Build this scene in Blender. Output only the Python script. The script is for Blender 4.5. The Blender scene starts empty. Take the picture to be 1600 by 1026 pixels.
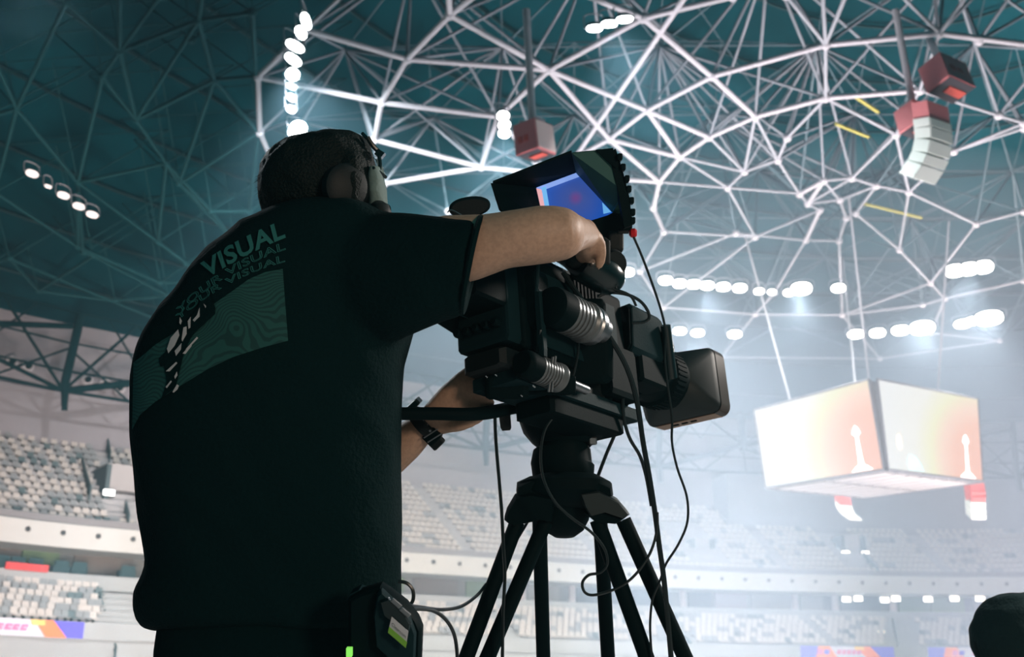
import bpy, bmesh, math, random
from math import sin, cos, radians, pi
from mathutils import Vector, Matrix, noise
from mathutils.bvhtree import BVHTree
random.seed(7)
S = bpy.context.scene
C = S.collection

# ------------------------------------------------------------------ camera, world, lights, exposure
F_PX, PITCH, EYE = 1700.0, radians(19.0), 0.8
RT = Vector((1, 0, 0)); UP = Vector((0, -sin(PITCH), cos(PITCH))); FW = Vector((0, cos(PITCH), sin(PITCH)))
CAM = Vector((0, 0, EYE))
cd = bpy.data.cameras.new('camera'); cam = bpy.data.objects.new('camera', cd); C.objects.link(cam)
cam.location = CAM; cam.rotation_euler = (pi/2 + PITCH, 0, 0)
cd.sensor_width = 36; cd.lens = F_PX/1600*36; cd.clip_start = .05; cd.clip_end = 1000
cd.dof.use_dof = True; cd.dof.focus_distance = 1.75; cd.dof.aperture_fstop = 7.5
S.camera = cam
S.view_settings.view_transform = 'Standard'; S.view_settings.look = 'None'
S.view_settings.exposure = 0.0; S.view_settings.gamma = 1.0
S.view_settings.use_curve_mapping = False
W = bpy.data.worlds.new('world'); S.world = W; W.use_nodes = True
W.node_tree.nodes['Background'].inputs[0].default_value = (0.02, 0.40, 0.46, 1)
W.node_tree.nodes['Background'].inputs[1].default_value = 0.20
try:
    S.cycles.max_bounces = 6; S.cycles.diffuse_bounces = 3; S.cycles.glossy_bounces = 2
    S.cycles.volume_bounces = 0; S.cycles.transmission_bounces = 2
    S.cycles.sample_clamp_indirect = 4.0; S.cycles.use_denoising = True
    S.cycles.volume_step_rate = 4; S.cycles.caustics_reflective = False
except Exception: pass

HAZE_DENSITY = 0.0040
def lamp(kind, name, loc, target, power, color, **kw):
    d = bpy.data.lights.new(name, kind); d.energy = power; d.color = color
    for k, v in kw.items(): setattr(d, k, v)
    o = bpy.data.objects.new(name, d); C.objects.link(o); o.location = loc
    o.rotation_euler = (Vector(target) - Vector(loc)).to_track_quat('-Z', 'Y').to_euler()
    return o
COURT = Vector((20, 60, 0))
# floodlight beams of the roof rig, thrown onto the court from the lamp rows
for px, py, zz, e in [(457, 100, 26.3, 1.5), (787, 195, 26, 1.5), (952, 37, 26.8, .8), (1105, 446, 25.7, .32), (1250, 452, 25.7, .36), (1441, 512, 25.2, .34), (1076, 518, 25.2, .3), (1540, 497, 25.2, .26), (1514, 420, 26, .4)]:
    x_, v_ = px - 800, 513 - py; r_ = RT*x_ + UP*v_ + FW*F_PX; p = CAM + r_*((zz - EYE)/r_.z)
    lamp('SPOT', 'flood_beam', p - Vector((0, 0, .5)), (COURT if px > 900 else Vector((-2, 88, 8))) + Vector((random.uniform(-9, 9), random.uniform(-12, 12), 0)), 20000*e, (.82, .92, 1.0),
         spot_size=radians(105), spot_blend=.6, shadow_soft_size=.6)
# added unseen uplights standing in for light bounced off the court
for p, e in [((10, 46, 1.5), .8), ((26, 52, 1.5), 1.0), ((34, 70, 1.5), 1.1), ((14, 70, 1.5), .8)]:
    lamp('AREA', 'court_bounce_fill', p, (p[0], p[1] + 3, 40), 4300*e, (.94, .90, 1.0), shape='DISK', size=16.0, spread=radians(75))
# added unseen fill lights that brighten the left stand and the far end
lamp('AREA', 'stand_fill', (-14, 36, 2), (-36, 68, 18), 4200, (1.0, .90, .88), shape='DISK', size=6.0, spread=radians(110))
lamp('AREA', 'stand_fill', (9, 34, .8), (-4, 92, 17), 8200, (.92, .97, 1.0), shape='DISK', size=14.0, spread=radians(80))
lamp('AREA', 'stand_fill', (30, 34, .8), (40, 100, 17), 2800, (.92, .97, 1.0), shape='DISK', size=14.0, spread=radians(80))
# stage lamp over the right of the camera platform and the bright rig behind the operator's head
lamp('AREA', 'operator_rim_fill', (2.9, 3.0, 2.9), (.1, 1.8, 1.4), 76, (1.0, .91, .84), shape='DISK', size=.5)
lamp('AREA', 'operator_rim_fill', (-1.9, 3.6, 3.4), (-.4, 1.7, 1.5), 16, (.85, .95, 1.0), shape='DISK', size=.3)

lamp('AREA', 'operator_rim_fill', (1.9, -1.2, 1.3), (.0, 1.7, 1.4), 30, (1.0, .76, .58), shape='DISK', size=.6)  # added warm fill from behind the camera, brightens the operator's arm

# ------------------------------------------------------------------ helpers
def ray(px, py):
    x = px - 800; v = 513 - py
    return RT*x + UP*v + FW*F_PX
def at(px, py, D):
    return CAM + ray(px, py)*(D/F_PX)
def on_z(px, py, z):
    r = ray(px, py); return CAM + r*((z - EYE)/r.z)
def cv(x, u, d): return RT*x + UP*u + FW*d      # camera-like axes to world vector
def to_px(p):
    q = Vector(p) - CAM; D = q.dot(FW)
    return 800 + q.dot(RT)/D*F_PX, 513 - q.dot(UP)/D*F_PX, D

MATS = {}
def mat(name, col, rough=.6, metal=0, emis=None, es=0, spec=.4, bump=0, bscale=50, var=0):
    if name in MATS: return MATS[name]
    m = bpy.data.materials.new(name); m.use_nodes = True; nt = m.node_tree; b = nt.nodes['Principled BSDF']
    b.inputs['Base Color'].default_value = (*col, 1); b.inputs['Roughness'].default_value = rough
    b.inputs['Metallic'].default_value = metal; b.inputs['Specular IOR Level'].default_value = spec
    if emis: b.inputs['Emission Color'].default_value = (*emis, 1); b.inputs['Emission Strength'].default_value = es
    tc = nt.nodes.new('ShaderNodeTexCoord')
    if bump or var:
        n = nt.nodes.new('ShaderNodeTexNoise'); n.inputs['Scale'].default_value = bscale; n.inputs['Detail'].default_value = 3
        nt.links.new(tc.outputs['Object'], n.inputs['Vector'])
        if bump:
            bp = nt.nodes.new('ShaderNodeBump'); bp.inputs['Strength'].default_value = bump; bp.inputs['Distance'].default_value = .01
            nt.links.new(n.outputs['Fac'], bp.inputs['Height']); nt.links.new(bp.outputs['Normal'], b.inputs['Normal'])
        if var:
            r = nt.nodes.new('ShaderNodeValToRGB'); r.color_ramp.elements[0].color = (*[c*(1-var) for c in col], 1)
            r.color_ramp.elements[1].color = (*[min(1, c*(1+var)) for c in col], 1)
            r.color_ramp.elements[0].position = .35; r.color_ramp.elements[1].position = .65
            nt.links.new(n.outputs['Fac'], r.inputs['Fac']); nt.links.new(r.outputs['Color'], b.inputs['Base Color'])
    MATS[name] = m; return m

BLK = mat('black_plastic', (.002, .011, .013), .6, spec=.05, bump=.05, bscale=300)
BLK_GLOSS = mat('glossy_black', (.004, .018, .021), .22, spec=.6, bump=.02, bscale=80)
METAL = mat('brushed_metal', (.30, .32, .34), .32, .9, bump=.03, bscale=200)
DGREY = mat('dark_grey', (.008, .030, .036), .6, spec=.08, bump=.05, bscale=200)
RUB = mat('rubber', (.002, .009, .011), .6, bump=.05, bscale=200)
SHIRT = mat('shirt_cloth', (.001, .015, .017), .9, spec=.1, bump=.25, bscale=160)
PANTS = mat('trousers_cloth', (.001, .014, .016), .95, spec=.1, bump=.2, bscale=120)
HAIR = mat('hair', (.002, .010, .010), .6, spec=.2, bump=.5, bscale=260)
SKIN = mat('skin', (.56, .36, .26), .5, spec=.35, bump=.06, bscale=150, var=.08)
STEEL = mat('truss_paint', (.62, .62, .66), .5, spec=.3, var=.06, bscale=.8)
STEEL_D = mat('outer_truss_shade', (.016, .090, .100), .7, spec=.15, var=.1, bscale=.5)  # shade of the unlit left roof put into the strut colour
ROOF = mat('roof_panel', (.001, .060, .076), .85, spec=.1, var=.25, bscale=.15)
WHITE = mat('stand_white', (.42, .44, .44), .7, var=.04, bscale=.4)
WALLM = mat('wall_panel', (.36, .35, .38), .8, var=.05, bscale=.3)
CONC = mat('stand_concrete', (.46, .46, .47), .85, var=.1, bscale=.5)

def link(name, me, m, parent=None, loc=None, smooth=False):
    o = bpy.data.objects.new(name, me); C.objects.link(o)
    if m is not None and len(me.materials) == 0: me.materials.append(m)
    if smooth: me.shade_smooth()
    if parent is not None: o.parent = parent
    if loc is not None: o.location = loc
    return o
def tag(o, label, cat, group=None, kind=None):
    o['label'] = label; o['category'] = cat
    if group: o['group'] = group
    if kind: o['kind'] = kind
    return o
def empty(name, loc, label, cat, group=None):
    o = bpy.data.objects.new(name, None); C.objects.link(o); o.location = loc; o.empty_display_size = .1
    return tag(o, label, cat, group)
class M:
    "collects world-space verts and faces, built as ONE mesh"
    def __init__(s): s.v = []; s.f = []; s.mi = []
    def add(s, vs, fs, mi=0):
        n = len(s.v); s.v += [Vector(v) for v in vs]; s.f += [[i+n for i in f] for f in fs]; s.mi += [mi]*len(fs); return s
    def box(s, c, dx, dy, dz, mi=0):       # c centre, half-axis vectors
        c = Vector(c); vs = [c + dx*a + dy*b + dz*e for a in (-1, 1) for b in (-1, 1) for e in (-1, 1)]
        return s.add(vs, [(0,1,3,2),(4,6,7,5),(0,4,5,1),(2,3,7,6),(0,2,6,4),(1,5,7,3)], mi)
    def bbox(s, c, dx, dy, dz, b=.15, mi=0):   # chamfered box: loft along dy of an octagonal section, ends stepped in
        c = Vector(c); r = []
        L = dy.length
        for t, k in ((-1, 1-b), (-1 + b*min(1, dx.length/L), 1), (1 - b*min(1, dx.length/L), 1), (1, 1-b)):
            q = []
            for (a, e) in ((1-b, 1), (1, 1-b), (1, -(1-b)), (1-b, -1), (-(1-b), -1), (-1, -(1-b)), (-1, 1-b), (-(1-b), 1)):
                q.append(c + dy*t + dx*a*k + dz*e*k)
            r.append(q)
        return s.loft(r, mi)
    def loft(s, rings, mi=0, cap=True, closed=True):
        n = len(rings[0]); vs = [p for r in rings for p in r]; fs = []
        for i in range(len(rings)-1):
            for j in range(n if closed else n-1):
                a = i*n + j; b = i*n + (j+1) % n; fs.append((a, b, b+n, a+n))
        if cap: fs.append(tuple(range(n-1, -1, -1))); fs.append(tuple(range((len(rings)-1)*n, len(rings)*n)))
        return s.add(vs, fs, mi)
    def ell(s, rings, n=20, p=2.0, mi=0):   # rings: (centre, half axis u, half axis v)
        R = []
        for c, u, v in rings:
            q = []
            for k in range(n):
                a = 2*pi*k/n; ca, sa = cos(a), sin(a)
                q.append(Vector(c) + u*math.copysign(abs(ca)**(2/p), ca) + v*math.copysign(abs(sa)**(2/p), sa))
            R.append(q)
        return s.loft(R, mi)
    def cyl(s, a, b, ra, rb=None, n=16, mi=0):
        a, b = Vector(a), Vector(b); rb = ra if rb is None else rb
        d = (b-a).normalized(); u = d.orthogonal().normalized(); v = d.cross(u)
        return s.ell([(a, u*ra, v*ra), (b, u*rb, v*rb)], n, 2, mi)
    def prof(s, a, d, pr, n=24, mi=0):      # revolve profile [(t, r)] about axis a + d*t
        d = Vector(d).normalized(); u = d.orthogonal().normalized(); v = d.cross(u)
        return s.ell([(Vector(a) + d*t, u*max(r, 1e-4), v*max(r, 1e-4)) for t, r in pr], n, 2, mi)
    def ball(s, c, r, n=12, mi=0, sq=(1, 1, 1)):
        R = []
        for i in range(n//2 + 1):
            t = -pi/2 + pi*i/(n//2); k = max(cos(t), 1e-3)
            R.append((Vector(c) + Vector((0, 0, sin(t)*r*sq[2])), Vector((r*k*sq[0], 0, 0)), Vector((0, r*k*sq[1], 0))))
        return s.ell(R, n, 2, mi)
    def tube(s, pts, r, n=8, sub=6, mi=0, close=False):
        P = smooth_pts([Vector(p) for p in pts], sub)
        rr = r if callable(r) else (lambda t: r)
        R = []; u = None
        for i, p in enumerate(P):
            d = (P[min(i+1, len(P)-1)] - P[max(i-1, 0)]).normalized()
            u = d.orthogonal().normalized() if u is None else (u - d*u.dot(d)).normalized()
            v = d.cross(u); k = rr(i/(len(P)-1)); R.append((p, u*k, v*k))
        return s.ell(R, n, 2, mi)
    def mesh(s, off=Vector((0, 0, 0))):
        me = bpy.data.meshes.new('mesh'); me.from_pydata([tuple(v - off) for v in s.v], [], s.f)
        if any(s.mi): me.polygons.foreach_set('material_index', s.mi)
        return me
    def build(s, name, m, parent=None, smooth=False, bevel=0, mats=None):
        off = Vector(parent.matrix_world.translation) if parent is not None else None
        if parent is not None:
            off = Vector((0, 0, 0)); q = parent
            while q is not None: off = off + Vector(q.location); q = q.parent
            me = s.mesh(off); o = link(name, me, None, parent)
        else:
            c = sum(s.v, Vector((0, 0, 0)))/max(1, len(s.v)); c.z = min(v.z for v in s.v)
            me = s.mesh(c); o = link(name, me, None, None, c)
        for x in (mats or [m]): me.materials.append(x)
        bm = bmesh.new(); bm.from_mesh(me); bmesh.ops.recalc_face_normals(bm, faces=bm.faces); bm.to_mesh(me); bm.free()
        if smooth:
            me.shade_smooth()
            try: me.set_sharp_from_angle(angle=radians(38))
            except Exception: pass
        if bevel:
            b = o.modifiers.new('bevel', 'BEVEL'); b.width = bevel; b.segments = 2; b.limit_method = 'ANGLE'
        return o
def smooth_pts(P, sub):
    if sub <= 1 or len(P) < 3: return P
    out = []
    for i in range(len(P)-1):
        a, b, c, d = P[max(i-1, 0)], P[i], P[i+1], P[min(i+2, len(P)-1)]
        for k in range(sub):
            t = k/sub
            out.append(.5*((2*b) + (c-a)*t + (2*a-5*b+4*c-d)*t*t + (3*b-a-3*c+d)*t**3))
    return out + [P[-1]]

# ------------------------------------------------------------------ plan curve of the bowl
ZB = 9.8                                                # underside of the balcony front
kn = [on_z(x, y, ZB) for x, y in [(0, 839), (230, 860.6), (440, 876), (648, 890), (870, 904), (1059, 914), (1249, 920), (1440, 923.5), (1600, 924)]]
kn = [Vector((p.x, p.y, 0)) for p in kn]
k0 = kn[0]; kn = [k0 + Vector((-24, -58, 0)), k0 + Vector((-19, -34, 0)), k0 + Vector((-10.5, -15, 0))] + kn
k1 = kn[-1]; kn += [k1 + Vector((12, -2.5, 0)), k1 + Vector((24, -11, 0)), k1 + Vector((31, -24, 0))]
crv = smooth_pts(kn, 24)
L = [0]
for i in range(1, len(crv)): L.append(L[-1] + (crv[i]-crv[i-1]).length)
TOT = L[-1]
def cp(s):                                              # point and outward normal at arc length s
    import bisect
    s = max(0, min(TOT-.001, s)); i = max(0, bisect.bisect_right(L, s)-1); i = min(i, len(crv)-2)
    t = (s-L[i])/(L[i+1]-L[i]); p = crv[i].lerp(crv[i+1], t)
    a, b = crv[max(i-3, 0)], crv[min(i+4, len(crv)-1)]; d = (b-a).normalized()
    return p, Vector((-d.y, d.x, 0))
def bp(s, o, z): p, n = cp(s); return p + n*o + Vector((0, 0, z))
def find(px, o, py=None):                               # arc length (and z) where the ray through px meets offset o
    best = None
    for i in range(0, 1600):
        s = TOT*i/1600; q = bp(s, o, 10); x, y, D = to_px(q)
        if D > 5:
            e = abs(x-px)
            if best is None or e < best[0]: best = (e, s)
    s = best[1]
    if py is None: return s
    for _ in range(4):                                  # height correction
        q = bp(s, o, 10); r = ray(px, py); h = math.hypot(r.x, r.y); hd = math.hypot(q.x, q.y); z = EYE + r.z/h*hd
        bb = None
        for k in range(-60, 61):
            s2 = s + k*.05; q2 = bp(s2, o, z); x, _, D = to_px(q2)
            if D > 5 and (bb is None or abs(x-px) < bb[0]): bb = (abs(x-px), s2)
        s = bb[1]
    return s, z
def strip(name, prof, m, parent=None, s0=0, s1=None, step=1.0, smooth=False):
    s1 = TOT if s1 is None else s1; n = max(2, int((s1-s0)/step)); mm = M()
    rings = [[bp(s0 + (s1-s0)*i/n, o, z) for o, z in prof] for i in range(n+1)]
    mm.loft(rings, closed=True)
    return mm.build(name, m, parent, smooth)

# ------------------------------------------------------------------ stands and walls (setting)
S_END = find(1180, 4)                                   # past here the upper tier has fewer rows, a flat wall stands behind
floor = M().add([(-90, -30, 0), (110, -30, 0), (110, 150, 0), (-90, 150, 0)], [(0, 1, 2, 3)]).build('floor', mat('court_floor', (.55, .55, .55), .6, var=.05, bscale=.3))
floor['kind'] = 'structure'
def st(o): o['kind'] = 'structure'; return o
NR, TR, RI = 13, .80, .55                               # rows, tread, rise of the upper tier
def upper_profile(rows):
    p = [(.8, 11.0)]
    for r in range(rows): p += [(.8 + r*TR, 11.25 + r*RI), (.8 + (r+1)*TR, 11.25 + r*RI)]
    e = p[-1]; return p + [(e[0], 10.6), (.8, 10.6)]
st(strip('wall_upper_tier', upper_profile(NR), CONC, s0=20, s1=S_END, step=1.2))
st(strip('wall_upper_tier', upper_profile(9), CONC, s0=S_END, s1=TOT-5, step=1.2))
st(strip('wall_back', [(11.3, 11), (11.3, 22.0), (12.2, 22.2), (12.2, 27.6), (13, 27.6), (13, 11)], WALLM, s0=20, s1=S_END, step=1.5))
st(strip('wall_end', [(8.2, 11), (8.2, 21.0), (12.2, 21.2), (12.2, 27.6), (13, 27.6), (13, 11)], mat('end_wall_panel', (.30, .31, .33), .8, var=.05, bscale=.2), s0=S_END, s1=TOT-5, step=1.5))
fascia = st(strip('wall_balcony_front', [(0, 9.8), (0, 11.0), (.12, 11.05), (.5, 11.05), (.5, 9.75), (4, 9.75), (4, 9.6), (0, 9.6)], mat('balcony_white', (.66, .66, .63), .55), s0=20, s1=TOT-5))
rail = strip('balcony_parapet', [(.35, 11.05), (.35, 11.5), (.6, 11.5), (.6, 11.05)], mat('parapet_grey', (.28, .27, .28), .6), s0=20, s1=TOT-5)
tag(rail, 'long grey parapet running along the top of the white balcony front', 'parapet')
st(strip('wall_concourse', [(3.2, 8.0), (3.2, 9.8), (3.5, 9.8), (3.5, 8.0)], mat('concourse_wall', (.22, .21, .19), .8, var=.35, bscale=.35), s0=20, s1=TOT-5))
st(strip('wall_lower_parapet', [(-1.0, 7.15), (-1.0, 8.0), (-.7, 8.05), (3.4, 8.05), (3.4, 7.15)], WHITE, s0=20, s1=TOT-5))
lowp = [(-6.0, 4.6)]
for r in range(6): lowp += [(-5.7 + r*.80, 4.95 + r*.40), (-5.7 + (r+1)*.80, 4.95 + r*.40)]
lowp += [(-.9, 7.2), (-.9, 4.6)]
st(strip('wall_lower_tier', lowp, WHITE, s0=20, s1=TOT-5))
st(strip('wall_lower_front', [(-6.05, 0), (-6.05, 4.05), (-6.2, 4.05), (-6.2, 4.95), (-5.8, 4.95), (-5.8, 0)], WHITE, s0=20, s1=TOT-5))

# round dark ports along the balcony front, about every 2.1 m
port_m = M().prof((0, 0, 0), (0, 1, 0), [(0, .16), (.05, .16), (.05, .11), (.02, .10)], 12).mesh(); port_m.materials.append(mat('port_dark', (.06, .06, .06), .5))
s = find(32, 0); i = 0
s -= 6
while s < TOT-12:
    p, n = cp(s); o = link('round_port', port_m, None, fascia, p - n*.06 + Vector((0, 0, 10.45)) - fascia.location)
    o.rotation_euler = (0, 0, math.atan2(n.y, n.x) - pi/2); s += 2.13
# concourse room fronts: columns, tinted glass fronts, green and terracotta panels
cols = [(.16, .24, .10), (.30, .27, .24), (.20, .16, .13), (.12, .15, .18), (.22, .30, .12), (.34, .26, .26), (.10, .11, .12)]
s = 40
conc = empty('glazed_concourse', bp(60, 3, 8), 'band of glazed rooms and coloured panels under the white balcony', 'facade')
while s < TOT-12:
    w = random.choice([1.2, 2.0, 2.8, 3.6]); c = random.choice(cols)
    m_ = M(); m_.loft([[bp(s + w*k/4, o, z) for o, z in ((2.9, 8.05), (2.9, 9.7), (3.1, 9.7), (3.1, 8.05))] for k in range(5)])
    m_.build('wall_panel', mat('room_panel_%d' % cols.index(c), c, .5), conc)
    s += w + random.choice([.1, .4, .8])
    if random.random() < .3:
        m_ = M(); m_.cyl(bp(s, 2.3, 8.0), bp(s, 2.3, 9.8), .3, n=10); m_.build('column', mat('column_pink', (.55, .48, .48), .6), conc, True); s += .8
# concourse lounge chairs and red banner cloths on the left
def lounge_chair(s, label, m):
    p, n = cp(s); t = Vector((n.y, -n.x, 0)); z = Vector((0, 0, 1))
    r = empty('lounge_chair', p + n*.6 + z*8.05, label, 'chair', 'chairs on the concourse edge')
    b = p + n*.6
    M().bbox(b + z*8.32, t*.42, n*.35, z*.1).build('seat', m, r); M().bbox(b + n*(-.3) + z*8.5, t*.42, n*.08, z*.35).build('backrest', m, r)
    for a in (-1, 1):
        M().box(b + t*.45*a + z*8.35, t*.05, n*.3, z*.22).build('armrest', m, r)
        for q in (-.25, .25): M().box(b + t*.35*a + n*q + z*8.14, t*.03, n*.03, z*.09).build('leg', m, r)
DKS = mat('chair_dark', (.02, .06, .065), .7)
for i, (px, nm) in enumerate([(12, 'leftmost dark armchair on the concourse edge, left of the red cloths'), (37, 'dark armchair behind the first red cloth on the concourse edge'), (64, 'dark armchair behind the second red cloth on the concourse edge'),
        (103, 'dark armchair on the concourse edge, first right of the red cloths'), (132, 'dark armchair on the concourse edge, second right of the red cloths'), (206, 'dark armchair on the concourse edge, beside the operator\'s back')]):
    lounge_chair(find(px, 0), nm, DKS)
for px, w, lb in ((35, .75, 'red cloth hung over the concourse edge, the one nearer the left frame edge'), (62, .75, 'red cloth with a pale patch hung over the concourse edge, right of its twin')):
    s_ = find(px, -1); m_ = M(); m_.loft([[bp(s_ - w + 2*w*k/6, o + .03*sin(k*2), z) for o, z in ((-1.1, 7.95), (-1.12, 8.35), (-1.02, 8.35), (-1.0, 7.95))] for k in range(7)])
    tag(m_.build('red_cloth', mat('red_cloth', (.80, .07, .07), .7)), lb, 'cloth')

# LED ribbon boards on the lower stand front
def board(x0, x1, label, cx, right=False):
    s0, s1 = find(x0, -6.3), find(x1, -6.3); n = 12
    r = empty('ribbon_board', bp((s0+s1)/2, -6.3, 4.05), label, 'banner', 'ribbon boards on the lower stand')
    def seg(name, a, b, m, o=-6.32, z0=4.08, z1=4.92, sk0=0, sk1=0):
        q = M(); k = 8
        q.loft([[bp(a + (b-a)*i/k + (sk0 + (sk1-sk0)*i/k)*(1-j), oo, z) for oo, z, j in ((o, z0, 0), (o, z1, 1), (o+.06, z1, 1), (o+.06, z0, 0))] for i in range(k+1)])
        return q.build(name, m, r)
    seg('panel', s0, s1, mat('board_white', (.62, .62, .70), .6, emis=(.75, .75, .9), es=.25), -6.28)
    org = mat('board_orange', (.9, .22, .08), .6, emis=(1, .25, .1), es=.35); pur = mat('board_purple', (.12, .10, .62), .6, emis=(.2, .18, .9), es=.3)
    W_ = s1 - s0
    seg('purple_end', s1-2.3, s1, pur, sk0=.9); seg('orange_stripe', s1-3.3, s1-2.1, org, -6.34, sk0=.8, sk1=.9)
    seg('yellow_corner', s1-3.5, s1-2.7, mat('board_yellow', (.9, .55, .15), .6, emis=(1, .6, .2), es=.3), -6.35, 4.65, 4.92, sk0=.1, sk1=.1)
    if right: seg('purple_end', s0, s0+1.6, pur, sk1=-.3); seg('orange_stripe', s0+1.6, s0+2.6, org, -6.34, sk0=-.3, sk1=.6)
    lt = mat('board_lettering', (.65, .15, .35), .6, emis=(.8, .2, .4), es=.3); c = find(cx, -6.3)
    # blurred lettering: emblem then two short words
    x = c - 3.2
    for k, (w, h) in enumerate([(.5, .42), (.45, .34), (0, 0), (.34, .3), (.3, .3), (.34, .3), (.3, .3), (.36, .3)]):
        if w:
            seg('emblem' if k < 2 else 'letter', x, x+w, lt if k != 1 else pur, -6.36, 4.5-h/2, 4.5+h/2, sk0=-.1, sk1=-.1)
            if k > 2: seg('letter', x+.1, x+w-.1, mat('board_white', (1, 1, 1)), -6.38, 4.47, 4.53)
        x += (w or .5) + .12
board(-150, 152, 'bright ribbon board at the lower left with orange and purple end', 48)
board(1242, 1385, 'ribbon board with purple ends on the far lower stand, left of the gangway', 1322, True)
board(1436, 1640, 'ribbon board on the far lower stand, behind the dark head', 1530, True)

# gangways (vomitories) and stair slots
def gangway(px, z0, z1, w, label, o=5.0, dark=True):
    s_ = find(px, o); p, n = cp(s_); t = Vector((n.y, -n.x, 0)); z = Vector((0, 0, 1)); b = p + n*o
    r = empty('gangway', b + z*z0, label, 'gangway'); H = z1-z0
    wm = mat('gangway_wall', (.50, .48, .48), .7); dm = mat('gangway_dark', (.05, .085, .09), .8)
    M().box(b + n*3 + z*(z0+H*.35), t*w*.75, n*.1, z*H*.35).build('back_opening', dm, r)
    M().add([b - t*w - n*.2 + z*z1, b + t*w - n*.2 + z*z1, b + t*w*.8 + z*(z0+H*.52), b - t*w*.8 + z*(z0+H*.52),
             b - t*w + n*3 + z*z1, b + t*w + n*3 + z*z1, b + t*w*.8 + n*3 + z*(z0+H*.52), b - t*w*.8 + n*3 + z*(z0+H*.52)],
            [(0,1,2,3), (4,7,6,5), (0,4,5,1), (3,2,6,7), (0,3,7,4), (1,5,6,2)]).build('lintel', wm, r)
    for a in (-1, 1):
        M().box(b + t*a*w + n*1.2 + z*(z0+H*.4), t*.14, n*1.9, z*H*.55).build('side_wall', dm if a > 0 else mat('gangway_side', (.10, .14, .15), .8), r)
    for a in (-1, 1):
        M().cyl(b + t*a*(w-.1) - n*.7 + z*z0, b + t*a*(w-.1) - n*.7 + z*(z0+.9), .04, n=6).build('rail_post', dm, r)
    M().cyl(b - t*w - n*.7 + z*(z0+.9), b + t*w - n*.7 + z*(z0+.9), .035, n=6).build('handrail', dm, r)
    for a in (-1, 1):
        c = b + t*a*(w*.8 + .15) - n*.75 + z*(z0+H*.42)
        l = empty('gangway_lamp', c, '%s lamp of the pair at the %s' % ('left' if a < 0 else 'right', label.split(',')[0]), 'lamp')
        if a < 0: lab0 = l
        M().bbox(c, t*.42, n*.1, z*.24).build('housing', DGREY, l)
        M().bbox(c - n*.14, t*.36, n*.04, z*.19).build('lens', LAMP, l)
LAMP = mat('lamp_glow', (1, 1, 1), .5, emis=(.93, .98, 1.0), es=4.5)
gangway(180, 12.4, 16.0, 1.25, 'pale boxy stair exit in the left upper seats, beside the operator')
gangway(1098, 12.4, 14.4, .95, 'small stair exit in the far upper seats, right of the tripod')
gangway(1337, 12.2, 15.2, 1.0, 'stair exit in the far upper seats, under the scoreboard')
# stair rails as dark slots in the left tier
def stair_rail(px0, y0, px1, y1, o0, o1, label):
    a, b = find(px0, o0, y0), find(px1, o1, y1); A, B = bp(a[0], o0, a[1]), bp(b[0], o1, b[1])
    r = empty('stair_rail', B, label, 'railing'); z = Vector((0, 0, .9)); m = mat('rail_dark', (.06, .11, .12), .7)
    for k in range(6):
        p = A.lerp(B, k/5); M().cyl(p - z*.6, p + z*.35, .06, n=6).build('post', m, r)
    for q in (.35, 0): M().cyl(A + z*q, B + z*q, .06, n=6).build('handrail', m, r)
    M().loft([[A - z*.6, A + z*.2, A + z*.2 + Vector((.05, 0, 0)), A - z*.6 + Vector((.05, 0, 0))], [B - z*.6, B + z*.2, B + z*.2 + Vector((.05, 0, 0)), B - z*.6 + Vector((.05, 0, 0))]]).build('side_panel', m, r)
stair_rail(128, 722, 141, 768, 8.5, 3.5, 'dark sloping stair rail left of the pale stair exit')
stair_rail(168, 692, 172, 712, 11.2, 9.5, 'short dark stair rail above the pale stair exit')
stair_rail(196, 790, 201, 812, 3.0, 1.0, 'short dark stair rail below the pale stair exit')
stair_rail(152, 925, 181, 1020, -1.3, -6.3, 'long grey stair rail beside the left ribbon board')
stair_rail(1396, 972, 1404, 1020, -1.3, -5.5, 'stair rail between the two far ribbon boards')
stair_rail(1030, 960, 1080, 1010, -1.3, -5.5, 'sloping stair rail in the far lower seats')
stair_rail(1350, 868, 1372, 892, 3.6, 1.2, 'stair rail running down from the exit under the scoreboard')

# ------------------------------------------------------------------ seats
def seat_mesh(m, k=1.0):
    q = M()
    q.add([(-.21, -.20, 0), (.21, -.20, 0), (.21, .16, .02), (-.21, .16, .02), (-.21, -.22, .07), (.21, -.22, .07), (.21, .16, .08), (-.21, .16, .08)],
          [(0,3,2,1), (4,5,6,7), (0,1,5,4), (1,2,6,5), (2,3,7,6), (3,0,4,7)])
    q.add([(-.21, .15, .06), (.21, .15, .06), (.20, .24, .46), (-.20, .24, .46), (-.21, .20, .06), (.21, .20, .06), (.20, .28, .46), (-.20, .28, .46)],
          [(0,1,2,3), (4,7,6,5), (0,4,5,1), (1,5,6,2), (2,6,7,3), (3,7,4,0)])
    me = q.mesh(); me.materials.append(m); return me
SM = [mat('seat_cream', (.62, .58, .54), .55), mat('seat_grey', (.30, .32, .33), .55), mat('seat_dark', (.12, .17, .18), .55)]
SME = [seat_mesh(m) for m in SM]
bracket = M().box((0, .12, -.09), Vector((.04, 0, 0)), Vector((0, .1, 0)), Vector((0, 0, .1))).mesh(); bracket.materials.append(DGREY)
rest = [M(), M(), M()]; cand = []
gaps_u = [find(180, 5), find(1098, 4), find(1337, 4)]
AIS = [find(x, 3) for x in (300, 500, 715, 930, 1215, 1470)]
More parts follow.
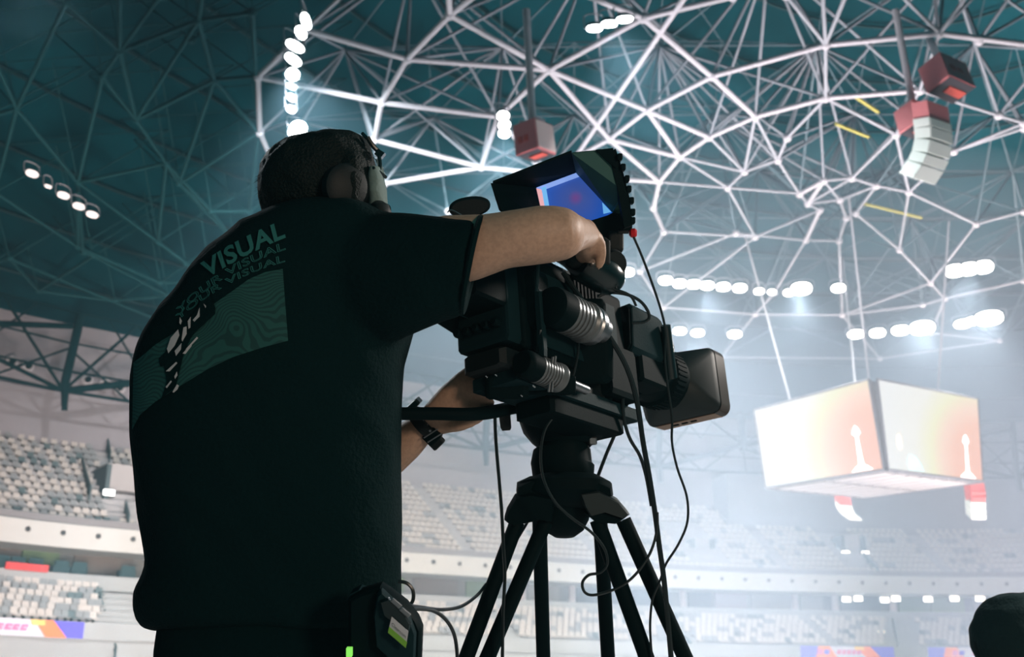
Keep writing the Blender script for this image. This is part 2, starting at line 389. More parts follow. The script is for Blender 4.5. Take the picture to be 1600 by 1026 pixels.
for tier in (0, 1):
    for r in range(13 if tier == 0 else 6):
        o = .8 + r*TR + .5 if tier == 0 else -5.7 + r*.8 + .45
        z = 11.25 + r*RI + .2 if tier == 0 else 4.95 + r*.40 + .2
        s = 48.0
        while s < TOT-10:
            s += .52
            if tier == 0 and s > S_END and r > 8: break
            if tier == 0 and any(abs(s-g) < 1.7 for g in gaps_u) and 1 <= r <= 8: continue
            if tier == 0 and r > 8 and abs(s-gaps_u[0]) < .5: continue
            if any(abs(s-g) < .6 for g in AIS): continue
            if tier == 1 and (abs(s - find_low) < 0.8 if 0 else False): continue
            p, n = cp(s); P = p + n*o + Vector((0, 0, z)); x, y, D = to_px(P)
            if x < -40 or x > 1640 or y > 1060: continue
            if tier == 1 and (158 < x < 225 or 1388 < x < 1436 or 1030 < x + (y-960)*-.9 < 1050): continue
            b = noise.noise(Vector((s*.45, r*.9, tier*7))) + random.uniform(-.35, .35)
            b -= .22*(s > 84); mi = 0 if b < (.12 if tier == 0 else .0) else (1 if b < .38 else 2)
            cand.append((D, x, y, P, math.atan2(n.y, n.x) - pi/2, mi, tier))
near = sorted([c for c in cand if 3 < c[1] < 208 and c[2] < 1022], key=lambda c: c[0])[:298]
ids = set(id(c) for c in near)
ORD = 'first second third fourth fifth sixth seventh eighth ninth tenth eleventh twelfth thirteenth fourteenth fifteenth sixteenth seventeenth eighteenth nineteenth twentieth'.split() + ['twenty-' + x for x in 'first second third fourth fifth sixth seventh eighth ninth'.split()]
lab = {}
rows_ = {}
for c in near: rows_.setdefault((c[6], round(c[3].z, 2)), []).append(c)
for t_ in (0, 1):
    for ri, k_ in enumerate(sorted(k for k in rows_ if k[0] == t_)):
        for ci, c in enumerate(sorted(rows_[k_], key=lambda c: c[1])):
            lab[id(c)] = '%s folding seat in the left %s tier, %s row up, %s from the frame edge' % (('cream', 'grey', 'dark')[c[5]], ('upper', 'lower')[t_], ORD[ri], ORD[min(ci, 28)])
for c in cand:
    D, x, y, P, rz, mi, tier = c
    if id(c) in ids:
        o = link('stadium_seat', SME[mi], None, None, P); o.rotation_euler = (0, 0, rz)
        tag(o, lab[id(c)], 'seat', 'seats in the left upper tier' if tier == 0 else 'seats in the lower left stand')
        b = link('bracket', bracket, None, o)
    else:
        R = Matrix.Rotation(rz, 4, 'Z'); rest[mi].add([P + R @ v.co for v in SME[mi].vertices], [list(f.vertices) for f in SME[mi].polygons])
stuff = M()
for i in range(3): stuff.add(rest[i].v, rest[i].f, i)
st_o = stuff.build('stadium_seats', None, mats=SM)
tag(st_o, 'hazy rows of pale seats filling the far stands', 'seats', kind='stuff')

# ------------------------------------------------------------------ roof shell
zc, ze = 39.0, 27.2
CX, CY = 19.0, 56.0
shell = M(); n = 90; rings = []
for k in range(13):
    t = k/12; rr = []
    for i in range(n+1):
        s = TOT*i/n; e = bp(s, 13, 0)
        if i < 6: e = e + Vector((-4, -10, 0))*(6-i)*.3
        p = e.lerp(Vector((CX, CY-12, 0)), t*.999); p.z = ze + (zc-ze)*(1-(1-t)**2); rr.append(p)
    rings.append(rr)
# near side of the roof, closing over the platform
for k in range(13):
    t = k/12; A = rings[k][0]; B = rings[k][-1]
    ext = []
    for i in range(1, 24):
        a = i/24; q = B.lerp(A, a); e = Vector((0, -1, 0))*sin(a*pi)*26*(1-t)
        ext.append(q + e)
    rings[k] = rings[k] + ext
vs = [p for r in rings for p in r]; nn = len(rings[0]); fs = []
for i in range(12):
    for j in range(nn):
        a = i*nn + j; b = i*nn + (j+1) % nn; fs.append((a, a+nn, b+nn, b))
shell.add(vs, fs); ceil = shell.build('ceiling', ROOF, smooth=True); st(ceil)

# purlins: long thin ribs of the roof skin
pur = M()
for k in range(1, 12):
    for i in range(0, n, 2):
        a, b = rings[k][i], rings[k][i+2]; pur.cyl(a - Vector((0, 0, .35)), b - Vector((0, 0, .35)), .10, n=4)
po = pur.build('purlin', mat('purlin_dark', (.012, .055, .062), .8), ceil); po['kind'] = 'stuff'

# ------------------------------------------------------------------ roof truss
def zb(p): return 27.4 + 1.3*max(0, 1 - ((p.x-20)**2 + (p.y-56)**2)/3600)
def node(px, py):
    p = on_z(px, py, 28)
    for _ in range(3): p = on_z(px, py, zb(p))
    return p
unit = M().cyl((0, 0, 0), (0, 0, 1), 1, n=8).mesh(); unit.materials.append(STEEL); unit.shade_smooth()
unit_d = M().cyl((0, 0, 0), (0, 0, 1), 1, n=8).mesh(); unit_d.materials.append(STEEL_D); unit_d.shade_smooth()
truss = empty('roof_truss', (20, 56, 27.4), 'white tubular space frame of triangles hanging under the roof above the court', 'truss')
outer = empty('outer_truss', (-20, 60, 27.4), 'lattice of roof struts over the left stand, shaded dark by its colour', 'truss')
unit_m = unit.copy(); unit_m.materials.clear(); unit_m.materials.append(mat('inner_truss_grey', (.42, .45, .49), .5, spec=.3, var=.06, bscale=.8))  # inner bars and webs in darker greys than the main bars
unit_w = unit.copy(); unit_w.materials.clear(); unit_w.materials.append(mat('web_grey', (.30, .34, .38), .55, spec=.2, var=.06, bscale=.8))
def strut(a, b, r, root=truss, name='strut'):
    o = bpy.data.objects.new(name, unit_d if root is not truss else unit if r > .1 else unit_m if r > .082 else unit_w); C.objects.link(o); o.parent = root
    d = b - a; o.location = a - root.location; o.rotation_mode = 'QUATERNION'; o.rotation_quaternion = d.to_track_quat('Z', 'Y')
    o.scale = (r, r, d.length); return o
N = dict(A=(403,120), A2=(406,207), A3=(430,262), B=(478,46), C=(636,92), D=(596,160), E=(585,218), F=(703,23), G=(858,109), H=(778,182), I=(752,261), J=(600,287), K=(850,271),
 L=(1005,28), Mm=(1011,172), N=(1112,119), O=(1290,70), P=(1468,52), Q=(952,217), R=(1062,245), Ss=(1108,214), T=(1180,182), U=(1290,153), V=(1030,284), U2=(1437,141),
 V2=(1021,325), V3=(1037,362), X=(1137,293), X2=(1163,268), W=(1250,302), Y=(1180,370), Z1=(1281,328), Z2=(1259,375), Z3=(1210,457), Z4=(1180,491), a1=(1322,340), a2=(1311,376), a3=(1316,492),
 b1=(1337,333), b2=(1405,390), b3=(1454,442), b4=(1476,466), b5=(1455,520), h1=(1249,303), h2=(1287,282), h3=(1331,278), h4=(1369,290), h5=(1312,312), h6=(1262,318),
 p2=(1530,63), p3=(1690,80), q1=(1490,236), q2=(1600,192), q3=(1560,180), r1=(1037,480), r2=(1442,476), s1=(1127,558), s2=(1375,560), s3=(1562,532), t1=(1150,364), t2=(1000,424), u3=(1600,438),
 e1=(1600,200), e2=(1525,350), e3=(1420,300), e4=(1600,330), f1=(1215,250), f2=(1230,215), g1=(700,-20), g2=(750,-14), g3=(560,-30), l1=(1145,-6), l2=(905,-12), o1=(1228,-8), o2=(1322,-10), o3=(1285,-14), m1=(1395,-20), m2=(1520,-20), v9=(950,330), w9=(850,330), w8=(700,330), k9=(1400,210), c1=(1072,-8), c2=(902,240), y1=(1305,193), y2=(1357,214), y3=(1335,150), y4=(1372,175), y5=(1350,318), y6=(1440,340))
P_ = {k: node(*v) for k, v in N.items()}
main = 'c1-c2 V2-V3 h1-h2 h2-h6 Z1-Z2 A-A2 A2-A3 A-D A-B B-C C-D C-G C-F D-E D-H E-I I-J I-K I-H H-G F-g1 F-g2 F-G G-L G-Mm L-l1 L-l2 L-N Mm-N N-O O-P P-p3 Mm-Q Q-K Q-R Mm-R Mm-Ss R-Ss Ss-T N-T T-U U-U2 G-Q Q-V R-V V-V2 V2-V3 V-K E-A3 H-K'.split()
mid = 'Ss-X2 X2-X X-R V-X X-W W-h1 h1-h2 h2-h3 h3-h4 h4-h5 h5-h6 h6-h1 h2-h5 h3-h6 Z1-Z2 Z2-Z3 Z3-Z4 a1-a2 a2-a3 b1-b2 b2-b3 b3-b4 b4-b5 h5-a1 h6-Z1 h4-b1 r1-Z4 Z4-a3 a3-r2 s1-s2 s2-s3 Y-t1 t1-t2 V3-Y Y-X Y-Z1 b4-u3 r2-b4 Z2-a2 O-U U-f2 f2-f1 f1-X2 f1-h1 O-o1 O-o2 O-o3 P-m1 P-m2 P-U2 U2-q3 q3-q2 q1-q2 q1-e3 e3-h4 e3-b2 e2-e3 e2-b3 e2-e4 q1-e1 k9-U2 k9-e3 k9-U k9-h3 t1-Z2 Y-r1 t2-r1 t2-V3 Z4-s1 a3-s2 b5-s3 b3-a3 B-g3 T-f1 T-X2 R-X2'.split()
for e in main: a, b = e.split('-'); strut(P_[a], P_[b], .135)
for e in mid: a, b = e.split('-'); strut(P_[a], P_[b], .085)
YEL = mat('catwalk_yellow', (.50, .48, .12), .6)
for a, b in (('y1', 'y2'), ('y3', 'y4'), ('y5', 'y6')):
    M().cyl(P_[a], P_[b], .09, n=6).build('catwalk_rail', YEL, truss, True)
for k in ('c1', 'c2', 'y1', 'y2', 'y3', 'y4', 'y5', 'y6'): P_.pop(k)
bj = M().ball((0, 0, 0), .24, 10).mesh(); bj.materials.append(STEEL); bj.shade_smooth()
for k, p in P_.items(): link('ball_joint', bj, None, truss, p - truss.location)
# upper chord grid and the webs that rise from every lower joint
tg = []
for i in range(-6, 8):
    for j in range(-5, 7):
        x = 20 + i*8.2 + (j % 2)*4.1; y = 56 + j*7.1; q = Vector((x + noise.noise(Vector((i, j, 1)))*1.2, y + noise.noise(Vector((i, j, 5)))*1.2, 0)); 
        if (q.x-22)**2/1450 + (q.y-60)**2/1500 < 1: q.z = zb(q) + 4.6; tg.append(q)
nw = 0
webs = M()
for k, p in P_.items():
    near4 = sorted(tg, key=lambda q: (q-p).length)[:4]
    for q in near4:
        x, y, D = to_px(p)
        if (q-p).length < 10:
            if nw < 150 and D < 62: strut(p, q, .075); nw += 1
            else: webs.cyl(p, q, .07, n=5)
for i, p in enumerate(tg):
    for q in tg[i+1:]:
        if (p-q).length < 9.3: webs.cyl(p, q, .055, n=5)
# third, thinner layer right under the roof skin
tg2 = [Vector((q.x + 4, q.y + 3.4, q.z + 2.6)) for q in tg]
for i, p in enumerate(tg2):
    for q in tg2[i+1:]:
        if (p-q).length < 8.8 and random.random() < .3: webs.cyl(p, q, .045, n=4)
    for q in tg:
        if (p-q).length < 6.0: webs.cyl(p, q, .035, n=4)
wo = webs.build('upper_web', mat('upper_web_grey', (.10, .17, .20), .6), truss, True); wo['kind'] = 'stuff'  # upper webs in a darker grey still
# outer lattice over the left stand
ND = dict(a=(187,80), b=(213,187), c=(260,255), d=(310,32), e=(335,125), f=(280,287), g=(365,375), h=(247,378), i=(26,170), j=(122,285), k=(160,120), l=(130,395), m=(290,412), n=(-8,300), o=(122,386), p=(250,442),
 q=(103,4), r=(250,-6), s=(187,-20), t=(400,120), u=(-10,90), v=(146,400), w=(262,462), x=(15,404), y=(246,500), z=(404,207), A=(300,62), B=(320,-30), C=(60,-30), D=(330,330), E=(390,330), F=(330,440), G=(60,455), H=(-30,420), I=(180,470), J=(395,20), K=(-40,190))
PD = {k: node(*v) for k, v in ND.items()}
for e in 'a-b a-s a-r a-d b-c b-d c-h c-f d-e e-f e-t f-g i-q i-u i-j j-k j-l j-h h-m n-o o-p v-w x-y b-e k-b i-n j-o k-a q-a d-B e-z f-z f-D D-g D-E z-E h-F m-F p-F l-v G-x G-v I-w I-G H-x q-C t-J d-J K-i K-n j-c c-D'.split():
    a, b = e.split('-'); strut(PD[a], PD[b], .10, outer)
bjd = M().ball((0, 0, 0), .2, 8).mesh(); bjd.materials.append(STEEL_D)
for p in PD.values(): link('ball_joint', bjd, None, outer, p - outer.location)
ow = M(); pts = list(PD.values())
for i, p in enumerate(pts):
    up = [p + Vector((dx, dy, 4.4)) for dx, dy in ((4, 2), (-4, 3), (0, -5))]
    for q in up: ow.cyl(p, q, .045, n=4)
    ow.cyl(up[0], up[1], .04, n=4)
w2 = ow.build('upper_web', STEEL_D, outer); w2['kind'] = 'stuff'

# perimeter girder in front of the back wall
GIR = mat('girder_dark', (.004, .030, .034), .8, spec=.04)
gird = empty('perimeter_girder', bp(80, 6, 20.7), 'dark triangulated girder under the roof edge in front of the back wall', 'girder')
OG = 6.0; sg = find(65, OG); s = sg - 8.0*3; k = 0
Gn = []
while s < TOT-15: Gn.append((s, k)); s += 8.0; k += 1
def G(s, z, o=OG): return bp(s, o, z)
for (s, k) in Gn:
    z0 = 20.7; z1 = 26.3
    if k % 2 == 1:     # deep node with a hanging post
        for nm, a, b, r in [('chord', G(s, z0), G(s+8, z0+2.6), .25), ('chord', G(s, z0), G(s-8, z0+2.3), .14), ('post', G(s, z0), G(s+.4, z1), .30), ('lower_chord', G(s, z0), G(s+8, z0), .11), ('lower_chord', G(s, z0), G(s-8, z0), .11),
                      ('diagonal', G(s, z0), G(s+4, z1), .11), ('diagonal', G(s, z0), G(s-4, z1), .11), ('hanging_post', G(s+.1, z0), G(s+.15, z0-1.3), .26)]:
            M().cyl(a, b, r, r*.8 if nm == 'hanging_post' else r, n=7).build(nm, GIR, gird, True)
    else:
        for nm, a, b, r in [('chord', G(s, z0+2.6), G(s+8, z0+4.6), .2), ('post', G(s, z0+2.6), G(s, z1), .32), ('diagonal', G(s, z0+2.6), G(s+4, z1), .11), ('diagonal', G(s, z0+2.6), G(s-4, z1), .11), ('diagonal', G(s, z0), G(s, z0+2.6), .08),
                      ('joint', G(s, z0+2.1), G(s, z0+3.1), .42)]:
            M().cyl(a, b, r, n=7).build(nm, GIR, gird, True)
    gm = M()
    for a, b in [((s, z1), (s+8, z1)), ((s, z0+1.4), (s+8, z0+1.4)), ((s+4, z0), (s+8, z0+3)), ((s+4, z0), (s, z0+3)), ((s+2, z1), (s+4, z0+3)), ((s+6, z1), (s+4, z0+3)), ((s, z0+3.4), (s+8, z0+3.4))]:
        gm.cyl(G(*a), G(*b), .08, n=5)
    gm.build('bracing', GIR, gird)
# small dark speakers on the wall behind the girder
for i, (x, y) in enumerate([(20, 565), (46, 572), (137, 593), (165, 600), (187, 606)]):
    s_, z_ = find(x, 11.1, y); p, n_ = cp(s_); c = p + n_*11.1 + Vector((0, 0, z_))
    r = empty('wall_downlight', c, 'small dark round wall fitting behind the girder, %s from the left frame edge' % ['first', 'second', 'third', 'fourth', 'fifth'][i], 'fitting', 'round fittings on the back wall')
    M().prof(c + n_*.15, -n_, [(0, .45), (.08, .45), (.12, .40)], 14).build('flange', mat('flange_white', (.6, .58, .6), .6), r, True)
    M().prof(c - n_*.02, -n_, [(0, .22), (.22, .2), (.25, .1)], 12).build('body', GIR, r, True)

# ------------------------------------------------------------------ floodlights
FL = mat('floodlight_glow', (1, 1, 1), .5, emis=(.90, .97, 1.0), es=16)
FLD = mat('floodlight_dim', (1, 1, 1), .5, emis=(1.0, .95, .93), es=.9)
def flood(px, py, z, w, h, label, group, glow=FL, tilt=0, look=None):
    c = on_z(px, py, z); d = (CAM + Vector((8, 25, -3)) - c).normalized() if look is None else look
    sx = d.cross(Vector((0, 0, 1))).normalized(); sz = sx.cross(d); a = radians(tilt); sx, sz = sx*cos(a) + sz*sin(a), sz*cos(a) - sx*sin(a)
    r = empty('floodlight', c, label, 'floodlight', group)
    M().ell([(c - d*.35, sx*w*.35, sz*h*.35), (c - d*.1, sx*w*.62, sz*h*.62), (c, sx*w*.62, sz*h*.62)], 14, 3).build('housing', DGREY, r, True)
    M().ell([(c + d*.01, sx*w*.55, sz*h*.55), (c + d*.06, sx*w*.5, sz*h*.5)], 16, 2.4).build('lens', glow, r, True)
    q = M(); q.tube([c + sx*w*.65, c + sx*w*.65 - d*.2 + Vector((0, 0, .45)), c + Vector((0, 0, .55)) - d*.25, c - sx*w*.65 - d*.2 + Vector((0, 0, .45)), c - sx*w*.65], .03, 5, 2)
    q.build('bracket', STEEL, r)
g1 = 'floodlights in the column above the operator\'s head'
ordn = ['topmost', 'second from the top', 'third from the top', 'fourth from the top', 'fifth from the top', 'sixth from the top', 'seventh from the top', 'eighth from the top', 'lowest and brightest']
for i, (x, y, w, h, gl, t) in enumerate([(478, 33, .75, .33, FL, 32), (470, 51, .62, .36, FL, 24), (461, 72, .85, .36, FL, 2), (458, 93, .80, .36, FL, 8), (457, 116, .58, .50, FL, 10), (455, 134, .46, .26, FLD, 0),
                                          (455, 152, .46, .30, FLD, 8), (455, 170, .46, .36, FLD, 0), (465, 203, .80, .85, FL, 0)]):
    flood(x, y, 26.6, w, h, 'white floodlight %s in the column above the operator\'s head' % ordn[i], g1, gl, t)
for i, (x, y) in enumerate([(786, 181), (788, 195), (788, 208)]): flood(x, y, 26.4, .52, .44, '%s lamp of the bright upright trio beside the small pink speaker' % ['top', 'middle', 'bottom'][i], 'upright trio of floodlights')
for i, (x, y) in enumerate([(929, 44), (952, 37), (976, 30)]): flood(x, y, 27.2, .62, .30, '%s lamp of the bright slanted bar at the top centre' % ['left', 'middle', 'right'][i], 'slanted bar of floodlights', tilt=-14)
for i, (x, y, s_) in enumerate([(50, 271, 1), (75, 291, .5), (99, 305, 1), (123, 322, 1), (144, 335, 1)]):
    flood(x, y, 26.4, .52*s_ + .1, .34*s_, 'small warm white lamp, %s of the short row in the dark left roof' % ['leftmost', 'faint second', 'third', 'fourth', 'rightmost'][i], 'lamps in the dark left roof', mat('floodlight_warm', (1, 1, 1), .5, emis=(1, .90, .88), es=1.3))
row = [(980, 425), (1040, 438), (1062, 443), (1084, 444), (1105, 446), (1130, 448), (1156, 450), (1186, 455), (1206, 456), (1233, 457), (1252, 451), (1310, 450)]
on = ['first', 'second', 'third', 'fourth', 'fifth', 'sixth', 'seventh', 'eighth', 'ninth', 'tenth', 'eleventh', 'twelfth']
for i, (x, y) in enumerate(row):
    k = {7: .62, 8: .5, 9: .7, 10: 1.25}.get(i, .84)
    flood(x, y, 26.0, .95*k, .62*k, 'white floodlight, %s from the left in the upper far row right of the monitor' % on[i], 'upper far row of floodlights')
for i, (x, y, k) in enumerate([(1062, 517, .85), (1090, 520, .85), (1148, 522, .9), (1337, 522, 1), (1371, 520, 1), (1407, 516, 1.1), (1441, 512, 1.55)]):
    flood(x, y, 25.5, .98*k, .58*k, 'white floodlight, %s from the left in the lower far row above the scoreboard' % on[i], 'lower far row of floodlights')
for i, (x, y, k) in enumerate([(1504, 506, .9), (1522, 501, .9), (1545, 497, 1.5)]):
    flood(x, y, 25.5, 1.1*k, .62*k, '%s lamp of the merged glare low at the right, under the bright bar' % ['left', 'middle', 'right large'][i], 'right glare of floodlights')
for i, (x, y) in enumerate([(1492, 423), (1514, 420), (1537, 417)]):
    flood(x, y, 26.3, 1.0, .75, '%s lamp of the bright bar at the right edge' % ['left', 'middle', 'right'][i], 'right bar of floodlights')
for i, (x, y, o) in enumerate([(1322, 936, 2.0), (1340, 935, 2.0), (1382, 937, 2.0), (1399, 935, 2.0), (1450, 924, 1.6), (1450, 936, 2.0), (1491, 935, 2.0), (1531, 935, 2.0), (180, 941, -1.2), (1376, 989, -2.5),
                               (1488, 600, 11.8), (1512, 599, 11.8), (1562, 593, 11.8), (1594, 590, 11.8)]):
    s_, z_ = find(x, o, y); p, n_ = cp(s_); t_ = Vector((n_.y, -n_.x, 0)); c = p + n_*o + Vector((0, 0, z_))
    nm = 'concourse_lamp' if i < 8 else 'stand_lamp'
    far = i > 9
    lb = ('small white lamp under the far balcony, %s from the left' % on[i]) if i < 8 else ['oval white lamp on the pale wall between the ribbon board and the operator', 'faint oval lamp in the far lower seats',
          'faint lamp high on the end wall, leftmost of four', 'faint lamp high on the end wall, second from the left', 'faint lamp high on the end wall, third from the left', 'faint lamp high on the end wall, by the right frame edge'][i-8]
    r = empty(nm, c, lb, 'lamp', 'lamps under the far balcony' if i < 8 else None)
    M().bbox(c + n_*.1, t_*.45, n_*.12, Vector((0, 0, .26))).build('housing', DGREY, r)
    M().bbox(c - n_*.05, t_*.38, n_*.05, Vector((0, 0, .21))).build('lens', LAMP if i < 8 else mat('lamp_soft', (1, 1, 1), .5, emis=(.85, 1, .98), es=1.3), r)

# ------------------------------------------------------------------ scoreboard cube
def cube():
    z0 = 12.3; z1 = 17.15
    B = [on_z(x, y, z0) for x, y in ((1197, 762), (1384, 733), (1535, 752), (1348, 777))]          # left, near, right, far
    T = [on_z(x, y, z1) for x, y in ((1179, 641), (1364, 591), (1527, 623))]; T.append(T[0] + T[2] - T[1])
    c = sum(B, Vector((0, 0, 0)))/4
    r = empty('scoreboard_cube', Vector((c.x, c.y, z0)), 'huge four sided hanging video cube glowing white, yellow and peach above the court', 'scoreboard')
    fr = mat('cube_frame', (.16, .16, .17), .5)
    M().loft([[p + (c-p)*.10 for p in B], [p + (Vector((c.x, c.y, z1))-p)*.10 for p in T]]).build('frame', fr, r)
    names = [(0, 1), (1, 2), (2, 3), (3, 0)]
    for fi, (i, j) in enumerate(names):
        a, b, d, e = B[i], B[j], T[j], T[i]
        g = .012 if fi else .0
        a, b = a.lerp(b, .0 if fi == 0 else .02), b.lerp(a, .012 if fi == 0 else .0); e, d = e.lerp(d, .0 if fi == 0 else .035), d.lerp(e, .03 if fi == 0 else .0)
        nrm = (b-a).cross(e-a).normalized()
        if nrm.dot(a - Vector((c.x, c.y, a.z))) < 0: nrm = -nrm
        m = bpy.data.materials.get('led_screen') or led_material()
        q = M(); G_ = 10; off = r.location; uvl = []
        for sd in (1, -1):
            for jj in range(G_+1):
                for ii in range(G_+1): q.v.append(a.lerp(b, ii/G_).lerp(e.lerp(d, ii/G_), jj/G_) + nrm*.05*sd); uvl.append((ii/G_, jj/G_))
            o0 = (0 if sd > 0 else (G_+1)**2)
            for jj in range(G_):
                for ii in range(G_):
                    k = o0 + jj*(G_+1) + ii; q.f.append([k, k+1, k+G_+2, k+G_+1][::sd]); q.mi.append(0)
        me = q.mesh(off); o = link('led_screen', me, None, r); me.materials.append(m)
        uv = me.uv_layers.new()
        for lp in me.loops: uv.data[lp.index].uv = uvl[lp.vertex_index]
        bar = M()
        for A_, B_ in ((a, b), (b, d), (d, e), (e, a)): bar.cyl(A_ + nrm*.02, B_ + nrm*.02, .07, n=6)
        bar.build('bezel', fr, r)
        # picture content: tower, teal shape and small orange figure, lit pixels standing on the screen face
        def sp(u, v): return a.lerp(b, u).lerp(e.lerp(d, u), v) + nrm*.07
        def shape(name, pts, m):
            P = [sp(u, v) for u, v in pts]; k = len(P)
            M().add(P + [p - nrm*.015 for p in P], [tuple(range(k)), tuple(range(2*k-1, k-1, -1))] + [(i, (i+1) % k, (i+1) % k + k, i+k) for i in range(k)]).build(name, m, o)
        wt = mat('pixel_white', (1, 1, 1), .5, emis=(1.0, .96, .97), es=1.3)
        shape('picture_tower', [(.75, .02), (.92, .02), (.88, .07), (.855, .09), (.845, .40), (.87, .44), (.855, .50), (.835, .53), (.815, .50), (.80, .44), (.825, .40), (.815, .09), (.79, .07)], wt)
        shape('picture_patch', [(.22, .03), (.36, .03), (.34, .10), (.29, .18), (.23, .20), (.20, .12)], mat('pixel_teal', (.4, .8, .85), .5, emis=(.38, .84, .90), es=.95))
        shape('picture_figure', [(.12, .26), (.155, .24), (.165, .33), (.15, .42), (.13, .40), (.115, .34)], mat('pixel_orange', (1, .8, .5), .5, emis=(1, .80, .58), es=1.0))
    # slatted underside
    sl = mat('cube_slat', (.40, .38, .37), .6); dk = mat('cube_under', (.02, .02, .02), .7)
    M().add([p + (c-p)*.03 + Vector((0, 0, .02)) for p in B] + [p + (c-p)*.03 + Vector((0, 0, .12)) for p in B], [(0, 1, 2, 3), (7, 6, 5, 4), (0, 4, 5, 1), (1, 5, 6, 2), (2, 6, 7, 3), (3, 7, 4, 0)]).build('underside', dk, r)
    for row in (0, 1):
        for k in range(7):
            u0 = .06 + k*.13; v0, v1 = (.06, .47) if row == 0 else (.53, .94)
            def q(u, v): return B[1].lerp(B[0], v).lerp(B[2].lerp(B[3], v), u)
            P = [q(u0, v0), q(u0+.09, v0), q(u0+.09, v1), q(u0, v1)]
            M().add([p - Vector((0, 0, .10)) for p in P] + [p + Vector((0, 0, .05)) for p in P], [(0,1,2,3), (7,6,5,4), (0,4,5,1), (1,5,6,2), (2,6,7,3), (3,7,4,0)]).build('slat', sl, r)
    for k, p in enumerate(T):
        top = p + (Vector((c.x, c.y, z1))-p)*.35
        M().cyl(top, Vector((top.x + (top.x-c.x)*.5, top.y + (top.y-c.y)*.3, 28.2)), .06, n=6).build('hanging_cable', STEEL, r)
def led_material():
    m = bpy.data.materials.new('led_screen'); m.use_nodes = True; nt = m.node_tree; b = nt.nodes['Principled BSDF']
    b.inputs['Base Color'].default_value = (.05, .05, .05, 1)
    uv = nt.nodes.new('ShaderNodeTexCoord'); mp = nt.nodes.new('ShaderNodeMapping'); mp.inputs['Location'].default_value = (-1.0, -.12, 0)
    mp.inputs['Scale'].default_value = (1.0, .62, 1)
    ln = nt.nodes.new('ShaderNodeVectorMath'); ln.operation = 'LENGTH'
    rp = nt.nodes.new('ShaderNodeValToRGB'); el = rp.color_ramp.elements
    el[0].position = 0; el[0].color = (1.0, .56, .42, 1); el[1].position = 1; el[1].color = (.90, .98, 1.0, 1)
    for p, c in ((.30, (1.0, .62, .47, 1)), (.42, (1.0, .76, .60, 1)), (.54, (.92, .96, .66, 1)), (.70, (.92, .98, .93, 1))):
        e = el.new(p); e.color = c
    nt.links.new(uv.outputs['UV'], mp.inputs['Vector']); nt.links.new(mp.outputs['Vector'], ln.inputs[0]); nt.links.new(ln.outputs['Value'], rp.inputs['Fac'])
    nt.links.new(rp.outputs['Color'], b.inputs['Emission Color']); b.inputs['Emission Strength'].default_value = .90
    return m
cube()

# ------------------------------------------------------------------ hanging loudspeakers
PINK = mat('speaker_pink', (.82, .27, .28), .6); RED = mat('speaker_red', (.72, .10, .07), .6); CREAM = mat('speaker_cream', (.85, .66, .62), .6)
DRK = mat('speaker_dark', (.05, .04, .05), .6); LWH = mat('line_array_white', (.80, .86, .80), .6)
def pbox(root, name, D, q0, q1, q2, depth, m, side=None, bottom=None):
    "box whose front-left face has pixel corners q0 (top left), q1 (top right), q2 (bottom left) at distance D; depth vector in metres"
    a, b, c = at(*q0, D), at(*q1, D), at(*q2, D); d = depth
    u = b-a; v = c-a; C0 = a + u/2 + v/2 + d/2
    return M().box(C0, u/2, v/2, d/2).build(name, m, root)
def speaker_box(px, py, D, w, h, dep, yaw, pitch, label, cols, cable=None, vents=True):
    c = at(px, py, D); R = Matrix.Rotation(yaw, 3, 'Z') @ Matrix.Rotation(pitch, 3, 'X'); X = R @ Vector((1, 0, 0)); Y = R @ Vector((0, 1, 0)); Z = R @ Vector((0, 0, 1))
    r = empty('loudspeaker', c - Z*h/2, label, 'loudspeaker', None)
    M().bbox(c, X*w/2, Y*dep/2, Z*h/2, .05).build('cabinet', cols[0], r)
    M().box(c + X*(w/2+.01), X*.02, Y*dep*.46, Z*h*.44).build('side_panel', cols[1], r)
    M().box(c - Z*(h/2+.01), X*w*.46, Y*dep*.46, Z*.02).build('bottom_grille', DRK, r)
    M().box(c - Z*(h/2+.05) + X*w*.1, X*w*.30, Y*dep*.16, Z*.03).build('grille_strip', cols[2], r)
    if vents:
        for a in (-.22, .05): M().box(c - Y*(dep/2+.02) + X*w*a - Z*h*.05, X*w*.09, Y*.02, Z*h*.10).build('grip_slot', RED, r)
    for a in (-1, 1): M().box(c + X*a*w*.3 + Z*(h/2+.12), X*.05, Y*dep*.3, Z*.12).build('rigging_bar', STEEL, r)
    if cable: M().cyl(c + Z*h/2, on_z(*cable, 29.5), .16, n=8).build('hanging_pole', STEEL, r, True)
    return r
speaker_box(835, 219, 46, 1.15, 1.35, 1.35, radians(-38), radians(10), 'pink box loudspeaker hanging on a pale pole above the monitor hood', (PINK, CREAM, RED), (822, 15))
speaker_box(1479, 122, 46, 1.75, 1.35, 1.2, radians(32), radians(-12), 'upper pink box loudspeaker hanging at the upper right', (PINK, CREAM, RED), (1452, 60))
speaker_box(1432, 188, 47, 1.35, 1.15, 1.1, radians(30), radians(-8), 'lower pink box loudspeaker hanging at the upper right behind the white array', (PINK, PINK, RED), (1399, 15))
